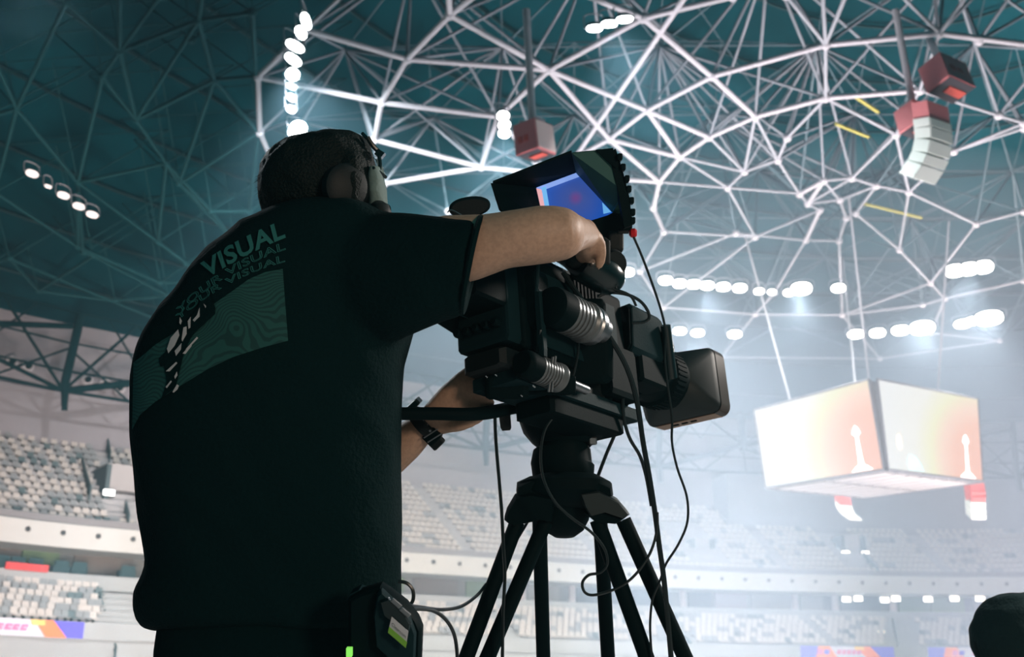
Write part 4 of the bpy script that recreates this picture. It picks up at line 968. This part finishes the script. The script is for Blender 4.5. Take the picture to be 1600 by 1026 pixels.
M().bbox(at(546, 1018, 1.45), RT*.004, FW*.004, UP*.006).build('indicator', mat('led_green', (.2, .6, .1), .5, emis=(.25, .8, .12), es=.9), bk)

# ------------------------------------------------------------------ broadcast camera
O_ = at(1062, 605, 2.40)
ax_ = cv(.6, -.24, .763).normalized(); X0 = cv(.857, .271, -.589); Xr = (X0 - ax_*X0.dot(ax_)).normalized(); Zr = Xr.cross(ax_).normalized()
def K(x, y, z): return O_ + Xr*x + ax_*y + Zr*z
def kb(name, root, c, hx, hy, hz_, m, b=.12, bev=0): return M().bbox(c, Xr*hx, ax_*hy, Zr*hz_, b).build(name, m, root, bevel=bev)
bc = empty('broadcast_camera', K(0, -.45, -.09), 'black broadcast camera with a large boxed lens, pointing right and down towards the court', 'camera')
# lens hood
def rr(w, h, r, y, dz=0, dx=0):
    pts = []
    for cx, cz, a0 in ((w-r, h-r, 0), (-(w-r), h-r, 90), (-(w-r), -(h-r), 180), (w-r, -(h-r), 270)):
        for k in range(5): a = radians(a0 + k*22.5); pts.append(K(cx + r*cos(a) + dx, y, cz + r*sin(a) + dz))
    return pts
q = M(); q.loft([rr(.058, .052, .05, -.075), rr(.070, .062, .045, -.055), rr(.088, .070, .022, -.012), rr(.091, .073, .020, 0), rr(.091, .073, .020, .048), rr(.084, .066, .018, .052), rr(.080, .062, .018, .030), rr(.055, .050, .03, -.03)])
q.build('lens_hood', mat('hood_black', (.010, .022, .024), .5, spec=.4), bc, True)
q = M(); q.loft([rr(.0925, .0745, .021, .004), rr(.0925, .0745, .021, .046)], cap=False)
q.build('hood_band', mat('hood_band', (.10, .085, .08), .22, spec=.8), bc, True)
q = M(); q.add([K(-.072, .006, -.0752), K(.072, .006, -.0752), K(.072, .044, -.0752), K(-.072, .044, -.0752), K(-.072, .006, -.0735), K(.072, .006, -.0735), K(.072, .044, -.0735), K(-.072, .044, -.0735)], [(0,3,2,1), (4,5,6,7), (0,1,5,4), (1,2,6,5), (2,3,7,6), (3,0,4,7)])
q.build('hood_bounce_plate', mat('hood_bounce_tan', (.55, .38, .30), .5), bc)  # tan colour stands in for light bounced up from the court
for k in range(3): M().bbox(K(-.03 + k*.022, .02, -.0765), Xr*.007, ax_*.003, Zr*.001, .1).build('band_mark', BLK, bc)
M().prof(K(0, -.30, 0), ax_, [(0, .048), (.02, .052), (.09, .052), (.095, .062), (.12, .062), (.125, .059), (.17, .059), (.175, .066), (.215, .066), (.22, .062), (.24, .062)], 36).build('lens_barrel', BLK, bc, True)
for k in range(40):
    a = 2*pi*k/40; d_ = Xr*cos(a) + Zr*sin(a); M().box(K(0, -.105, 0) + d_*.0665, ax_*.018, d_*.0012, ax_.cross(d_)*.0016).build('focus_rib', BLK, bc)
M().prof(K(0, -.09, 0), ax_, [(0, .048), (.05, .05), (.052, .001)], 28).build('front_glass', mat('front_glass', (.02, .04, .05), .05, spec=1), bc, True)
# lens drive unit, upper box with darker rear face
P4 = [at(945, 487, 2.19), at(987, 471, 2.13), at(990, 548, 2.11), at(946, 562, 2.17)]
q = M(); dv = ax_*.115
r0 = [p - ax_*.0 for p in P4]; cc = sum(P4, Vector((0, 0, 0)))/4
def soft(P, k): c_ = sum(P, Vector((0, 0, 0)))/4; o2 = []; 
def corner(P, cut):
    o2 = []
    for i in range(4):
        a, b, c_ = P[i-1], P[i], P[(i+1) % 4]; o2 += [b + (a-b).normalized()*cut, b + (c_-b).normalized()*cut]
    return o2
A8 = corner(P4, .010); q.loft([[cc + (p-cc)*.94 for p in A8], [p + ax_*.004 for p in A8], [p + dv for p in A8], [cc + dv + (p-cc)*.75 + ax_*.03 for p in A8]])
q.build('lens_drive_box', DGREY, bc, True)
q = M(); q.loft([[cc + (p-cc)*.9 - ax_*.002 for p in A8], [cc + (p-cc)*.88 - ax_*.006 for p in A8]]); q.build('drive_box_rear', BLK, bc)
M().prof(K(.030, -.155, .045), ax_, [(0, .030), (.004, .036), (.022, .036), (.026, .030)], 24).build('drive_disc', DGREY, bc, True)
M().cyl(at(1040, 508, 2.20), at(1048, 590, 2.22), .010, .014, n=14).build('servo_grip', BLK_GLOSS, bc, True)
kb('servo_module', bc, K(.04, -.235, -.03), .028, .05, .03, BLK, .2)
kb('servo_module', bc, K(-.05, -.22, -.01), .025, .07, .05, DGREY, .2)
# camera body
kb('body', bc, K(0, -.50, .01), .062, .17, .092, BLK, .08, .003)
kb('front_block', bc, K(0, -.325, .0), .055, .03, .065, DGREY, .15)
kb('top_panel', bc, K(0, -.50, .108), .045, .15, .010, DGREY, .2)
kb('rear_panel', bc, K(0, -.685, .01), .055, .02, .085, DGREY, .08)
kb('battery', bc, K(.01, -.745, .035), .044, .045, .050, BLK, .1)
kb('side_panel', bc, K(.064, -.50, .0), .004, .13, .07, DGREY, .1)
kb('shoulder_pad', bc, K(0, -.55, -.10), .045, .16, .018, RUB, .2)
for k in range(7): kb('cooling_fin', bc, K(.068, -.44 - k*.012, .065), .004, .003, .03, BLK, .1)
for k in range(5): M().prof(K(.02*(k-2), -.712, -.045), -ax_, [(0, .008), (.012, .008), (.016, .006)], 12).build('connector', BLK, bc, True)
# handle with rubber studio microphone / grip tubes
q = M(); q.tube([K(0, -.62, .11), K(0, -.60, .16), K(0, -.50, .175), K(0, -.40, .17), K(0, -.36, .12)], .014, 10, 5); q.build('handle', RUB, bc, True)
# upright chrome strips and brackets seen on the rear
for (a, b, r_, m) in [((845, 515), (842, 555), .0026, METAL), ((864, 557), (857, 612), .0028, METAL), ((868, 556), (862, 612), .0022, METAL), ((841, 412), (838, 455), .0034, DGREY)]:
    M().cyl(at(*a, 1.83), at(*b, 1.83), r_, n=8).build('rear_strut', m, bc, True)
M().bbox(at(845, 505, 1.84), Xr*.006, ax_*.006, Zr*.060, .2).build('bracket', DGREY, bc)
M().bbox(at(835, 470, 1.88), Xr*.02, ax_*.02, Zr*.05, .2).build('bracket', BLK, bc)
# zoom tube: ribbed grip and short mount, with blank round end facing the operator
def grip(name, c, D, r, L_, ribs, label=None, m1=BLK, m2=METAL):
    a = at(*c, D); d_ = cv(.60, -.26, .76).normalized() if name != 'zoom_grip' else cv(.66, -.30, .69).normalized()
    o = M().prof(a, d_, [(0, r*.80), (.004, r*.96), (.012, r), (L_*.35, r)], 28).build(name, m1, bc, True)
    g = M(); pr = [(L_*.35, r*.96)]
    for k in range(ribs): t = L_*(.36 + .5*k/ribs); pr += [(t, r*1.0), (t + L_*.25/ribs, r*1.0), (t + L_*.26/ribs, r*.93), (t + L_*.48/ribs, r*.93)]
    pr += [(L_*.9, r*1.06), (L_*.96, r*1.06), (L_, r*.8)]
    g2 = M().prof(a, d_, pr, 28).build('ribbed_ring', m2, o, True); return a, d_
GR = mat('ribbed_grey', (.16, .18, .19), .35, .3, spec=.6)
a_, d_ = grip('viewfinder_tube', (858, 477), 1.84, .036, .115, 5, m2=GR)
M().prof(a_, d_, [(.115, .030), (.122, .036), (.134, .036), (.142, .026), (.165, .024)], 24).build('tube_flange', METAL, bc, True)
a_, d_ = grip('zoom_grip', (815, 566), 1.80, .0245, .100, 7, m2=GR)
M().cyl(a_ + d_*.10, a_ + d_*.175, .0085, n=12).build('grip_rod', METAL, bc, True)
# dark handgrip and rear control block around the lower grip
M().bbox(at(792, 604, 1.86), RT*.037, FW*.022, UP*.021, .2).build('control_block', BLK, bc, bevel=.002)
M().bbox(at(845, 600, 1.90), RT*.06, FW*.03, UP*.018, .2).build('control_block', BLK, bc, bevel=.002)
for x, y, s_ in ((800, 594, 1.3), (760, 588, .5), (775, 586, .6), (834, 603, .7), (815, 618, .5)): M().bbox(at(x, y, 1.835), (RT*.0035 - UP*.003)*s_, FW*.0015, (UP*.0017 + RT*.001)*s_, .2).build('chrome_button', mat('chrome', (.8, .8, .82), .15, 1), bc)
# black tape and plates hanging between body and head
kb('base_plate', bc, K(0, -.48, -.128), .05, .20, .012, DGREY, .1)
kb('wedge_plate', bc, K(0, -.45, -.155), .042, .12, .018, BLK, .15)
kb('side_clamp', bc, K(.055, -.36, -.06), .015, .05, .05, BLK, .2)
M().bbox(at(905, 560, 2.0), RT*.06, FW*.04, UP*.045, .2).build('lens_support', BLK, bc, bevel=.003)
M().bbox(at(915, 505, 2.0), RT*.035, FW*.04, UP*.045, .2).build('lens_support', BLK, bc, bevel=.003)
M().bbox(at(968, 600, 2.14), RT*.018, FW*.02, UP*.050, .3).build('lens_lever', BLK, bc, bevel=.002)
M().prof(at(745, 450, 1.93), cv(.6, -.24, .76), [(0, .055), (.02, .060), (.1, .060)], 24).build('rear_drum', BLK, bc, True)
# tilted rail below the camera rear (dark slanting edge)
q = M(); P = [at(668, 496, 1.86), at(722, 470, 1.86), at(790, 520, 2.0), at(764, 556, 2.0)]; q.loft([[p for p in P], [p + FW*.03 for p in P]]); q.build('rear_rail', BLK, bc, bevel=.002)
q = M(); P = [at(716, 492, 1.85), at(730, 474, 1.85), at(786, 505, 1.97), at(790, 520, 1.97)]; q.loft([[p for p in P], [p + FW*.01 for p in P]]); q.build('rail_cover', DGREY, bc)
# focus knob cluster under the hand
q = M(); q.prof(at(905, 408, 1.95), cv(.75, -.35, .55), [(0, .028), (.01, .034), (.06, .036), (.085, .032), (.10, .018)], 20); q.build('focus_control', BLK_GLOSS, bc, True)
M().bbox(at(918, 395, 1.96), RT*.040, FW*.02, UP*.028, .25).build('control_arm', RUB, bc, bevel=.003)
M().prof(at(948, 412, 1.99), cv(.45, -.1, -.88), [(0, .026), (.02, .028), (.03, .024)], 20).build('control_knob', RUB, bc, True)
M().bbox(at(957, 440, 2.0), RT*.010, FW*.01, UP*.003, .2).build('chrome_latch', METAL, bc)
# ------------------------------------------------------------------ studio monitor on the camera
mo = empty('monitor', at(900, 352, 2.02), 'small monitor with deep black sun hood and blue picture above the operator\'s forearm', 'monitor')
def sheetbox(name, pts, th, m, par=mo, tdir=None):
    P = [at(*p) for p in pts]; n_ = (P[1]-P[0]).cross(P[-1]-P[0]).normalized() if tdir is None else tdir; k = len(P)
    return M().add(P + [p + n_*th for p in P], [tuple(range(k)), tuple(range(2*k-1, k-1, -1))] + [(i, (i+1) % k, (i+1) % k + k, i+k) for i in range(k)]).build(name, m, par)
DS, DR = 2.03, 1.90                                     # screen distance, hood rim distance
sTL, sTR, sBR, sBL = (838, 293, DS+.01), (900, 270, DS), (957, 332, DS-.02), (880, 372, DS)
rTL, rTR, rBR, rBL = (770, 286, DR+.04), (893, 238, DR+.05), (968, 345, DR+.02), (800, 375, DR+.04)
inner = mat('hood_inner', (.035, .13, .12), .6); SHD = BLK
sheetbox('hood_top', [rTL, rTR, sTR, sTL], .004, SHD, tdir=UP)
sheetbox('hood_left', [rTL, sTL, sBL, (790, 335, DR+.04), (783, 328, DR+.04)], .004, SHD, tdir=-RT)
sheetbox('hood_right', [rTR, (955, 232, DR+.06), (978, 300, DR+.05), (984, 335, DS), sBR, sTR], .004, inner, tdir=FW)
sheetbox('hood_edge', [(948, 240, DR+.055), (962, 232, DR+.06), (972, 262, DR+.05), (984, 310, DR+.05), (988, 352, DR+.05), (976, 356, DR+.05), (966, 300, DR+.05), (957, 262, DR+.055)], .03, BLK, tdir=FW)
sheetbox('hood_corner', [(930, 234, DR+.055), (958, 231, DR+.055), (962, 262, DR+.05)], .01, BLK, tdir=FW)
for k, (x, y) in enumerate([(966, 246), (971, 262), (977, 280), (980, 296), (984, 314), (986, 332), (986, 345)]):
    M().bbox(at(x+2, y, DR+.06), RT*.0045, FW*.012, UP*.006, .3).build('hood_fastener', BLK, mo)
sheetbox('bottom_bezel', [(905, 350, DS-.03), (950, 336, DS-.03), (987, 330, DS-.03), (988, 360, DS-.03), (935, 372, DS-.03), (905, 378, DS-.02)], .03, BLK, tdir=FW)
sheetbox('back_case', [(842, 290, DS+.012), (900, 272, DS+.012), (962, 290, DS+.012), (975, 350, DS+.012), (880, 375, DS+.012)], .03, BLK, tdir=FW)
scr = mat('screen_blue', (.02, .03, .08), .3, emis=(.022, .105, .50), es=.85)
nt = scr.node_tree; gp = nt.nodes.new('ShaderNodeNewGeometry'); ds = nt.nodes.new('ShaderNodeVectorMath'); ds.operation = 'DISTANCE'; ds.inputs[1].default_value = at(900, 310, 2.03)
mr = nt.nodes.new('ShaderNodeValToRGB'); mr.color_ramp.elements[0].position = 0; mr.color_ramp.elements[0].color = (.20, .05, .22, 1); mr.color_ramp.elements[1].position = .06; mr.color_ramp.elements[1].color = (.012, .09, .46, 1)
e_ = mr.color_ramp.elements.new(.015); e_.color = (.05, .09, .34, 1)
nt.links.new(gp.outputs['Position'], ds.inputs[0]); nt.links.new(ds.outputs['Value'], mr.inputs['Fac']); nt.links.new(mr.outputs['Color'], nt.nodes['Principled BSDF'].inputs['Emission Color'])
sheetbox('screen', [sTL, sTR, sBR, sBL], .002, scr, tdir=FW)
sb = mat('screen_edge', (.2, .3, .5), .3, emis=(.26, .42, .95), es=.8); sp_ = mat('screen_pink', (.6, .3, .3), .3, emis=(.85, .45, .50), es=.8); cy = mat('screen_cyan', (.2, .5, .8), .3, emis=(.16, .48, .92), es=.8)
for nm, pts, m in [('picture_band', [(838, 293, DS-.006), (900, 270, DS-.006), (905, 276, DS-.006), (846, 298, DS-.006)], sb), ('picture_band', [(846, 293, DS-.008), (853, 291, DS-.008), (862, 345, DS-.008), (855, 345, DS-.008)], cy),
                   ('picture_band', [(838, 294, DS-.007), (846, 296, DS-.007), (855, 330, DS-.007), (846, 330, DS-.007)], sp_), ('picture_band', [(941, 316, DS-.03), (955, 331, DS-.035), (943, 334, DS-.03)], cy)]:
    sheetbox(nm, pts, .001, m, tdir=FW)
M().bbox(at(960, 378, 2.02), RT*.016, FW*.02, UP*.022, .3).build('yoke_knob', RUB, mo, bevel=.003)
M().bbox(at(935, 370, 2.03), RT*.03, FW*.02, UP*.02, .3).build('yoke', BLK, mo)
M().cyl(at(926, 380, 2.03), at(905, 440, 2.04), .014, n=12).build('mount_arm', RUB, mo, True)
M().cyl(at(966, 362, 2.0), at(982, 362, 2.0), .004, n=8).build('cable_plug', RUB, mo, True)
M().prof(at(983, 364, 2.0), RT, [(0, .004), (.003, .008), (.010, .009), (.014, .006)], 14).build('red_connector', mat('connector_red', (.75, .02, .03), .35), mo, True)
# oval eyecup beside the shoulder
ec = empty('eyecup', at(732, 330, 1.90), 'oval black rubber pad with a bright rim showing above the operator\'s sleeve', 'eyecup')
M().ell([(at(734, 324, 1.90), (RT*.98 + UP*.12)*.032, (UP - RT*.1)*.014), (at(734, 323, 1.905), (RT*.98 + UP*.12)*.037, (UP - RT*.1)*.018), (at(733, 324, 1.94), (RT*.98 + UP*.12)*.037, (UP - RT*.1)*.018), (at(733, 325, 1.95), (RT*.98 + UP*.12)*.030, (UP - RT*.1)*.012)], 26, 2.2).build('pad', RUB, ec, True)
q = M(); q.tube([at(699, 332, 1.89), at(704, 328, 1.89), at(714, 332, 1.89), at(724, 338, 1.89)], .0016, 6, 4); q.build('rim', METAL, ec, True)

# ------------------------------------------------------------------ tripod
DT = 2.10
tp = empty('tripod', Vector((at(880, 800, DT).x, at(880, 800, DT).y, 0)), 'black heavy tripod with twin tube legs and fluid head under the broadcast camera', 'tripod')
def tl(x, y, dD=0): return at(x, y, DT + dD)
def sec(y, l, r, hd, dD=0): c = tl((l+r)/2, y, dD); return (c, RT*(r-l)/2*pxr(DT+dD), Vector((0, 1, 0))*hd)
M().ell([sec(622, 815, 944, .062), sec(632, 811, 949, .070), sec(655, 811, 951, .074), sec(672, 817, 946, .070), sec(688, 830, 930, .058), sec(697, 842, 922, .05)], 30, 3.2).build('fluid_head', BLK, tp, True)
M().ell([sec(600, 838, 935, .05), sec(624, 832, 942, .056)], 20, 4).build('head_platform', BLK, tp, True)
M().bbox(tl(905, 600, -.02), RT*.055 + UP*.012, FW*.012, UP*.006, .2).build('balance_plate', mat('plate_grey', (.20, .21, .22), .4, .5), tp)
M().bbox(tl(902, 607, -.03), RT*.05 + UP*.012, FW*.008, UP*.003, .2).build('plate_edge', METAL, tp)
M().ell([sec(590, 930, 952, .018, -.04), sec(605, 925, 958, .02, -.04), sec(650, 928, 955, .02, -.04), sec(665, 935, 950, .016, -.04)], 16, 2.4).build('drag_lever', BLK, tp, True)
q = M(); P = [tl(929, 632, -.075), tl(936, 630, -.075), tl(940, 656, -.075), tl(944, 664, -.075), tl(938, 666, -.075), tl(929, 655, -.075)]; q.loft([P, [p + FW*.02 for p in P]]); q.build('drag_mark', mat('mark_grey', (.14, .17, .165), .4), tp)
M().ell([sec(696, 845, 918, .052), sec(704, 833, 923, .058), sec(724, 829, 925, .060), sec(728, 830, 929, .060), sec(744, 832, 928, .060), sec(757, 836, 924, .058)], 30, 2.2).build('bowl_clamp', BLK, tp, True)
M().bbox(tl(926, 688, -.03), RT*.008, FW*.008, UP*.008, .3).build('level_knob', METAL, tp)
# crown with three shoulders
M().ell([sec(748, 835, 935, .07), sec(760, 808, 955, .09), sec(778, 806, 957, .095), sec(790, 820, 950, .085), sec(800, 835, 935, .07)], 26, 3).build('crown', BLK, tp, True)
M().ell([sec(790, 835, 925, .060), sec(812, 840, 920, .058), sec(828, 850, 912, .048), sec(838, 866, 898, .024)], 26, 2.1).build('bowl', BLK, tp, True)
def shoulder(pts, D, th, m=BLK):
    P = [at(x, y, D) for x, y in pts]; k = len(P); c = sum(P, Vector((0, 0, 0)))/k
    q = M(); q.loft([[c + (p-c)*.9 - FW*.008 for p in P], P, [p + FW*th for p in P]]); q.build('shoulder', m, tp, True)
shoulder([(805, 776), (830, 770), (868, 778), (862, 815), (845, 812), (800, 822), (788, 812), (792, 798)], 2.02, .04)
shoulder([(808, 760), (830, 750), (860, 752), (858, 772), (815, 774), (807, 772)], 2.03, .06)
shoulder([(905, 770), (935, 766), (968, 784), (984, 803), (975, 810), (945, 800), (922, 806), (912, 790)], 2.02, .05, mat('shoulder_grey', (.028, .042, .044), .35))
shoulder([(905, 752), (935, 752), (955, 762), (957, 775), (930, 768), (905, 772)], 2.03, .05)
shoulder([(912, 800), (945, 800), (975, 810), (962, 818), (930, 815)], 2.03, .03)
# legs: three pairs of tubes, each pair meeting a foot on the floor
def leg(topa, topb, bota, botb, D0, D1, spread):
    lg = empty('leg', tl(880, 800) - tp.location, '', ''); del lg['label']; del lg['category']; lg.parent = tp; lg.location = at(*topa, D0) - tp.location
    A, B = at(*topa, D0), at(*botb[:2], D1) if 0 else at(*bota, D1); A2, B2 = at(*topb, D0+.0), at(*botb, D1)
    ends = []
    for a, b in ((A, B), (A2, B2)):
        d = (b-a); t = (0.03 - a.z)/d.z; e = a + d*min(t, 3.2) if d.z < 0 else b; ends.append(e)
    foot = (ends[0]+ends[1])/2; foot.z = .025
    for a, b in ((A, B), (A2, B2)):
        mid = a + (b-a)*((.52-a.z)/(b.z-a.z)); q = M(); q.cyl(a, mid, .0145, n=14); q.build('leg_tube', BLK, lg, True)
        M().cyl(mid, foot + (mid-foot)*.05, .011, n=12).build('lower_tube', DGREY, lg, True)
    k0, k1 = A + (B-A)*((.52-A.z)/(B.z-A.z)), A2 + (B2-A2)*((.52-A2.z)/(B2.z-A2.z))
    M().cyl(k0, k1, .02, n=12).build('leg_clamp', BLK, lg, True)
    M().prof(Vector((foot.x, foot.y, 0)), (0, 0, 1), [(0, .04), (.02, .04), (.045, .02), (.06, .014)], 18).build('foot', RUB, lg, True)
leg((808, 815), (852, 815), (729, 1026), (762, 1026), 2.04, 1.97, 0)
leg((933, 812), (974, 812), (1010, 1026), (1070, 1026), 2.04, 2.0, 0)
leg((843, 815), (938, 815), (849, 1026), (950, 1026), 2.16, 2.24, 0)
# pan handle
q = M(); q.tube([tl(830, 632, -.04), at(800, 637, 2.0), at(765, 644, 1.90), at(730, 647, 1.86), at(680, 646, 1.845), at(600, 646, 1.83), at(540, 646, 1.82)], lambda t: .0125 - .0015*t, 12, 5)
ph = q.build('pan_handle', BLK, tp, True)
q = M(); P = [at(779, 645, 1.97), at(797, 643, 1.97), at(799, 668, 1.97), at(797, 672, 1.97), at(785, 673, 1.97), at(782, 668, 1.97)]; q.loft([P, [p + FW*.015 for p in P]]); q.build('handle_clamp', RUB, tp)

# ------------------------------------------------------------------ cables
def cable(pts, D, r, label, grp='cables on the camera rig', name='cable'):
    P = [at(p[0], p[1], p[2] if len(p) > 2 else D) for p in pts]
    q = M(); q.tube(P, r, 7, 6); o = q.build(name, mat('cable_black', (.008, .018, .02), .32, spec=.6), None, True); tag(o, label, 'cable', grp); return o
cable([(990, 370), (1003, 400), (1018, 440), (1033, 485), (1040, 520), (1039, 560), (1043, 600), (1050, 650), (1050, 690), (1058, 730), (1073, 775), (1074, 815), (1060, 850), (1041, 880), (1032, 905), (1020, 935), (1016, 970), (1017, 1005), (1022, 1060)], 1.98, .0023, 'thin black cable hanging from the red connector of the monitor')
cable([(880, 425, 1.95), (900, 455, 1.96), (925, 490, 1.97), (955, 530, 1.97), (980, 575, 1.97), (995, 625, 1.97), (1005, 690, 1.97), (1014, 740, 1.97), (1022, 790, 1.97), (1030, 850, 1.97), (1037, 900, 1.97), (1043, 960, 1.97), (1050, 1040, 1.97)], 1.97, .0050, 'thickest black cable, curving from the viewfinder down across the right tripod leg')
cable([(904, 512), (903, 550), (893, 595), (872, 640), (852, 670), (845, 710), (850, 750), (868, 785), (895, 810), (925, 832), (945, 858), (949, 880), (938, 894), (920, 898), (910, 910), (914, 925), (930, 929), (965, 918), (992, 898), (1015, 865), (1026, 830), (1027, 800)], 1.93, .0026, 'thin black cable looping across the fluid head and round the tripod leg')
cable([(936, 490), (931, 475), (937, 462), (955, 457), (980, 460), (1000, 470), (1012, 485), (1014, 497), (1005, 503), (988, 504)], 2.08, .0032, 'short black cable looped over the lens drive box')
cable([(905, 405), (915, 428), (938, 446), (962, 452), (985, 462), (994, 478)], 1.97, .0026, 'thin cable running under the operator\'s right hand to the lens')
cable([(972, 605), (973, 640), (962, 675), (948, 708), (935, 742)], 2.10, .0035, 'short black cable slanting from the lens to the tripod bowl')
cable([(974, 600), (974, 645), (983, 682), (1000, 712), (1010, 745), (1018, 790)], 2.06, .0035, 'black cable from the lens joining the thick cable')
cable([(773, 640), (775, 690), (780, 750), (784, 800), (787, 860), (789, 900), (786, 960), (785, 1050)], 1.93, .0032, 'straight black cable hanging from the pan handle')
cable([(770, 905, 2.0), (790, 872, 2.05), (806, 845, 2.08), (826, 812, 2.1)], 2.05, .0032, 'short slanting cable between the left tripod legs')
cable([(622, 908), (636, 911), (645, 922), (645, 938), (637, 948), (632, 950)], 1.62, .0028, 'small cable loop beside the belt pack', 'cables of the belt pack')
cable([(632, 945, 1.52), (655, 948, 1.6), (690, 952, 1.75), (720, 947, 1.85), (745, 930, 1.95), (760, 912, 2.0)], 1.6, .0030, 'upper black cable from the belt pack to the tripod', 'cables of the belt pack')
cable([(636, 954, 1.52), (655, 951, 1.56), (680, 955, 1.62), (700, 972, 1.66), (712, 1000, 1.7), (716, 1050, 1.72)], 1.6, .0030, 'lower black cable from the belt pack curving out of the frame', 'cables of the belt pack')

# ------------------------------------------------------------------ second person at the lower right edge
DP = 2.9; hp = at(1583, 1000, DP)
pb = empty('person', Vector((hp.x, hp.y, 0)), 'dark silhouetted head in a knitted cap at the lower right corner', 'person')
z = hp.z; q = M()
def V(x, y, zz): return Vector((hp.x + x, hp.y + y, zz))
q.ell([(V(.01, -.01, z-.16), Vector((.05, 0, 0)), Vector((0, .05, 0))), (V(0, -.01, z-.11), Vector((.055, 0, 0)), Vector((0, .075, 0))), (V(0, 0, z-.06), Vector((.085, 0, 0)), Vector((0, .10, 0))), (V(0, 0, z), Vector((.098, 0, 0)), Vector((0, .11, 0))), (V(0, 0, z+.06), Vector((.088, 0, 0)), Vector((0, .10, 0))), (V(.01, 0, z+.10), Vector((.05, 0, 0)), Vector((0, .055, 0)))], 24)
q.ell([(V(0, .105, z-.05), Vector((.012, 0, 0)), Vector((0, .015, 0))), (V(0, .112, z-.03), Vector((.012, 0, 0)), Vector((0, .018, 0))), (V(0, .10, z+.01), Vector((.008, 0, 0)), Vector((0, .01, 0)))], 10)
for a in (-1, 1): q.ball(V(.10*a, -.005, z-.02), .022, 10, sq=(.45, .8, 1.3))
q.ell([(V(0, -.02, z-.25), Vector((.075, 0, 0)), Vector((0, .07, 0))), (V(0, -.015, z-.10), Vector((.055, 0, 0)), Vector((0, .06, 0)))], 16)
q.ell([(V(0, -.02, .46), Vector((.17, 0, 0)), Vector((0, .13, 0))), (V(0, -.03, .62), Vector((.165, 0, 0)), Vector((0, .12, 0))), (V(0, -.03, z-.26), Vector((.20, 0, 0)), Vector((0, .11, 0))), (V(0, -.02, z-.21), Vector((.15, 0, 0)), Vector((0, .09, 0))), (V(0, -.02, z-.18), Vector((.07, 0, 0)), Vector((0, .06, 0)))], 24, 2.4)
for a in (-1, 1):
    q.tube([V(.10*a, 0, .48), V(.13*a, .22, .50), V(.15*a, .42, .49), V(.15*a, .44, .28), V(.15*a, .42, .06)], lambda t: .085 - .045*t, 12, 4)
    q.tube([V(.21*a, -.02, z-.28), V(.26*a, .04, .60), V(.20*a, .25, .60), V(.15*a, .38, .60)], lambda t: .052 - .022*t, 10, 4)
    c = V(.15*a, .45, .03); q.ell([(c - Vector((0, 0, .028)), Vector((.045, 0, 0)), Vector((0, .12, 0))), (c + Vector((0, 0, .01)), Vector((.043, 0, 0)), Vector((0, .115, 0))), (c + Vector((0, -.03, .05)), Vector((.035, 0, 0)), Vector((0, .06, 0)))], 14)
    for f in range(5): q.tube([V((.15 + (f-2)*.016)*a, .40, .60), V((.15 + (f-2)*.02)*a, .44, .595), V((.15 + (f-2)*.021)*a, .462, .575)], .008, 6, 3)
put('body', remesh(q, .010, 3), mat('dark_clothing', (.008, .018, .019), .9, spec=.1), pb)
q = M(); q.ell([(V(0, -.005, z-.055), Vector((.092, 0, 0)), Vector((0, .107, 0))), (V(0, -.003, z-.02), Vector((.108, 0, 0)), Vector((0, .119, 0))), (V(0, 0, z+.03), Vector((.107, 0, 0)), Vector((0, .117, 0))), (V(.005, 0, z+.075), Vector((.090, 0, 0)), Vector((0, .102, 0))), (V(.01, 0, z+.108), Vector((.062, 0, 0)), Vector((0, .072, 0))), (V(.015, 0, z+.122), Vector((.03, 0, 0)), Vector((0, .035, 0)))], 28)
q.ball(V(.055, -.02, z+.108), .022, 8)
put('knitted_cap', remesh(q, .006, 3, lambda p: noise.noise(p*26)*.004), mat('cap_cloth', (.010, .028, .030), .9, spec=.1, bump=.4, bscale=120), pb)
q = M(); q.ell([(V(0, -.03, z-.20), Vector((.13, 0, 0)), Vector((0, .10, 0))), (V(0, -.03, z-.15), Vector((.095, 0, 0)), Vector((0, .085, 0))), (V(0, -.03, z-.125), Vector((.082, 0, 0)), Vector((0, .078, 0)))], 20)
q.build('collar', mat('dark_clothing', (.01, .02, .02)), pb, True)
stl = empty('stool', V(0, -.02, 0), 'dark low stool under the seated person at the lower right', 'stool')
M().prof(V(0, -.02, .32), (0, 0, 1), [(0, .15), (.01, .16), (.04, .16), (.05, .15)], 20).build('seat', BLK, stl, True)
for a in range(4): M().cyl(V(.10*cos(a*pi/2 + .8), -.02 + .10*sin(a*pi/2 + .8), .33), V(.15*cos(a*pi/2 + .8), -.02 + .15*sin(a*pi/2 + .8), 0), .014, n=8).build('leg', DGREY, stl, True)
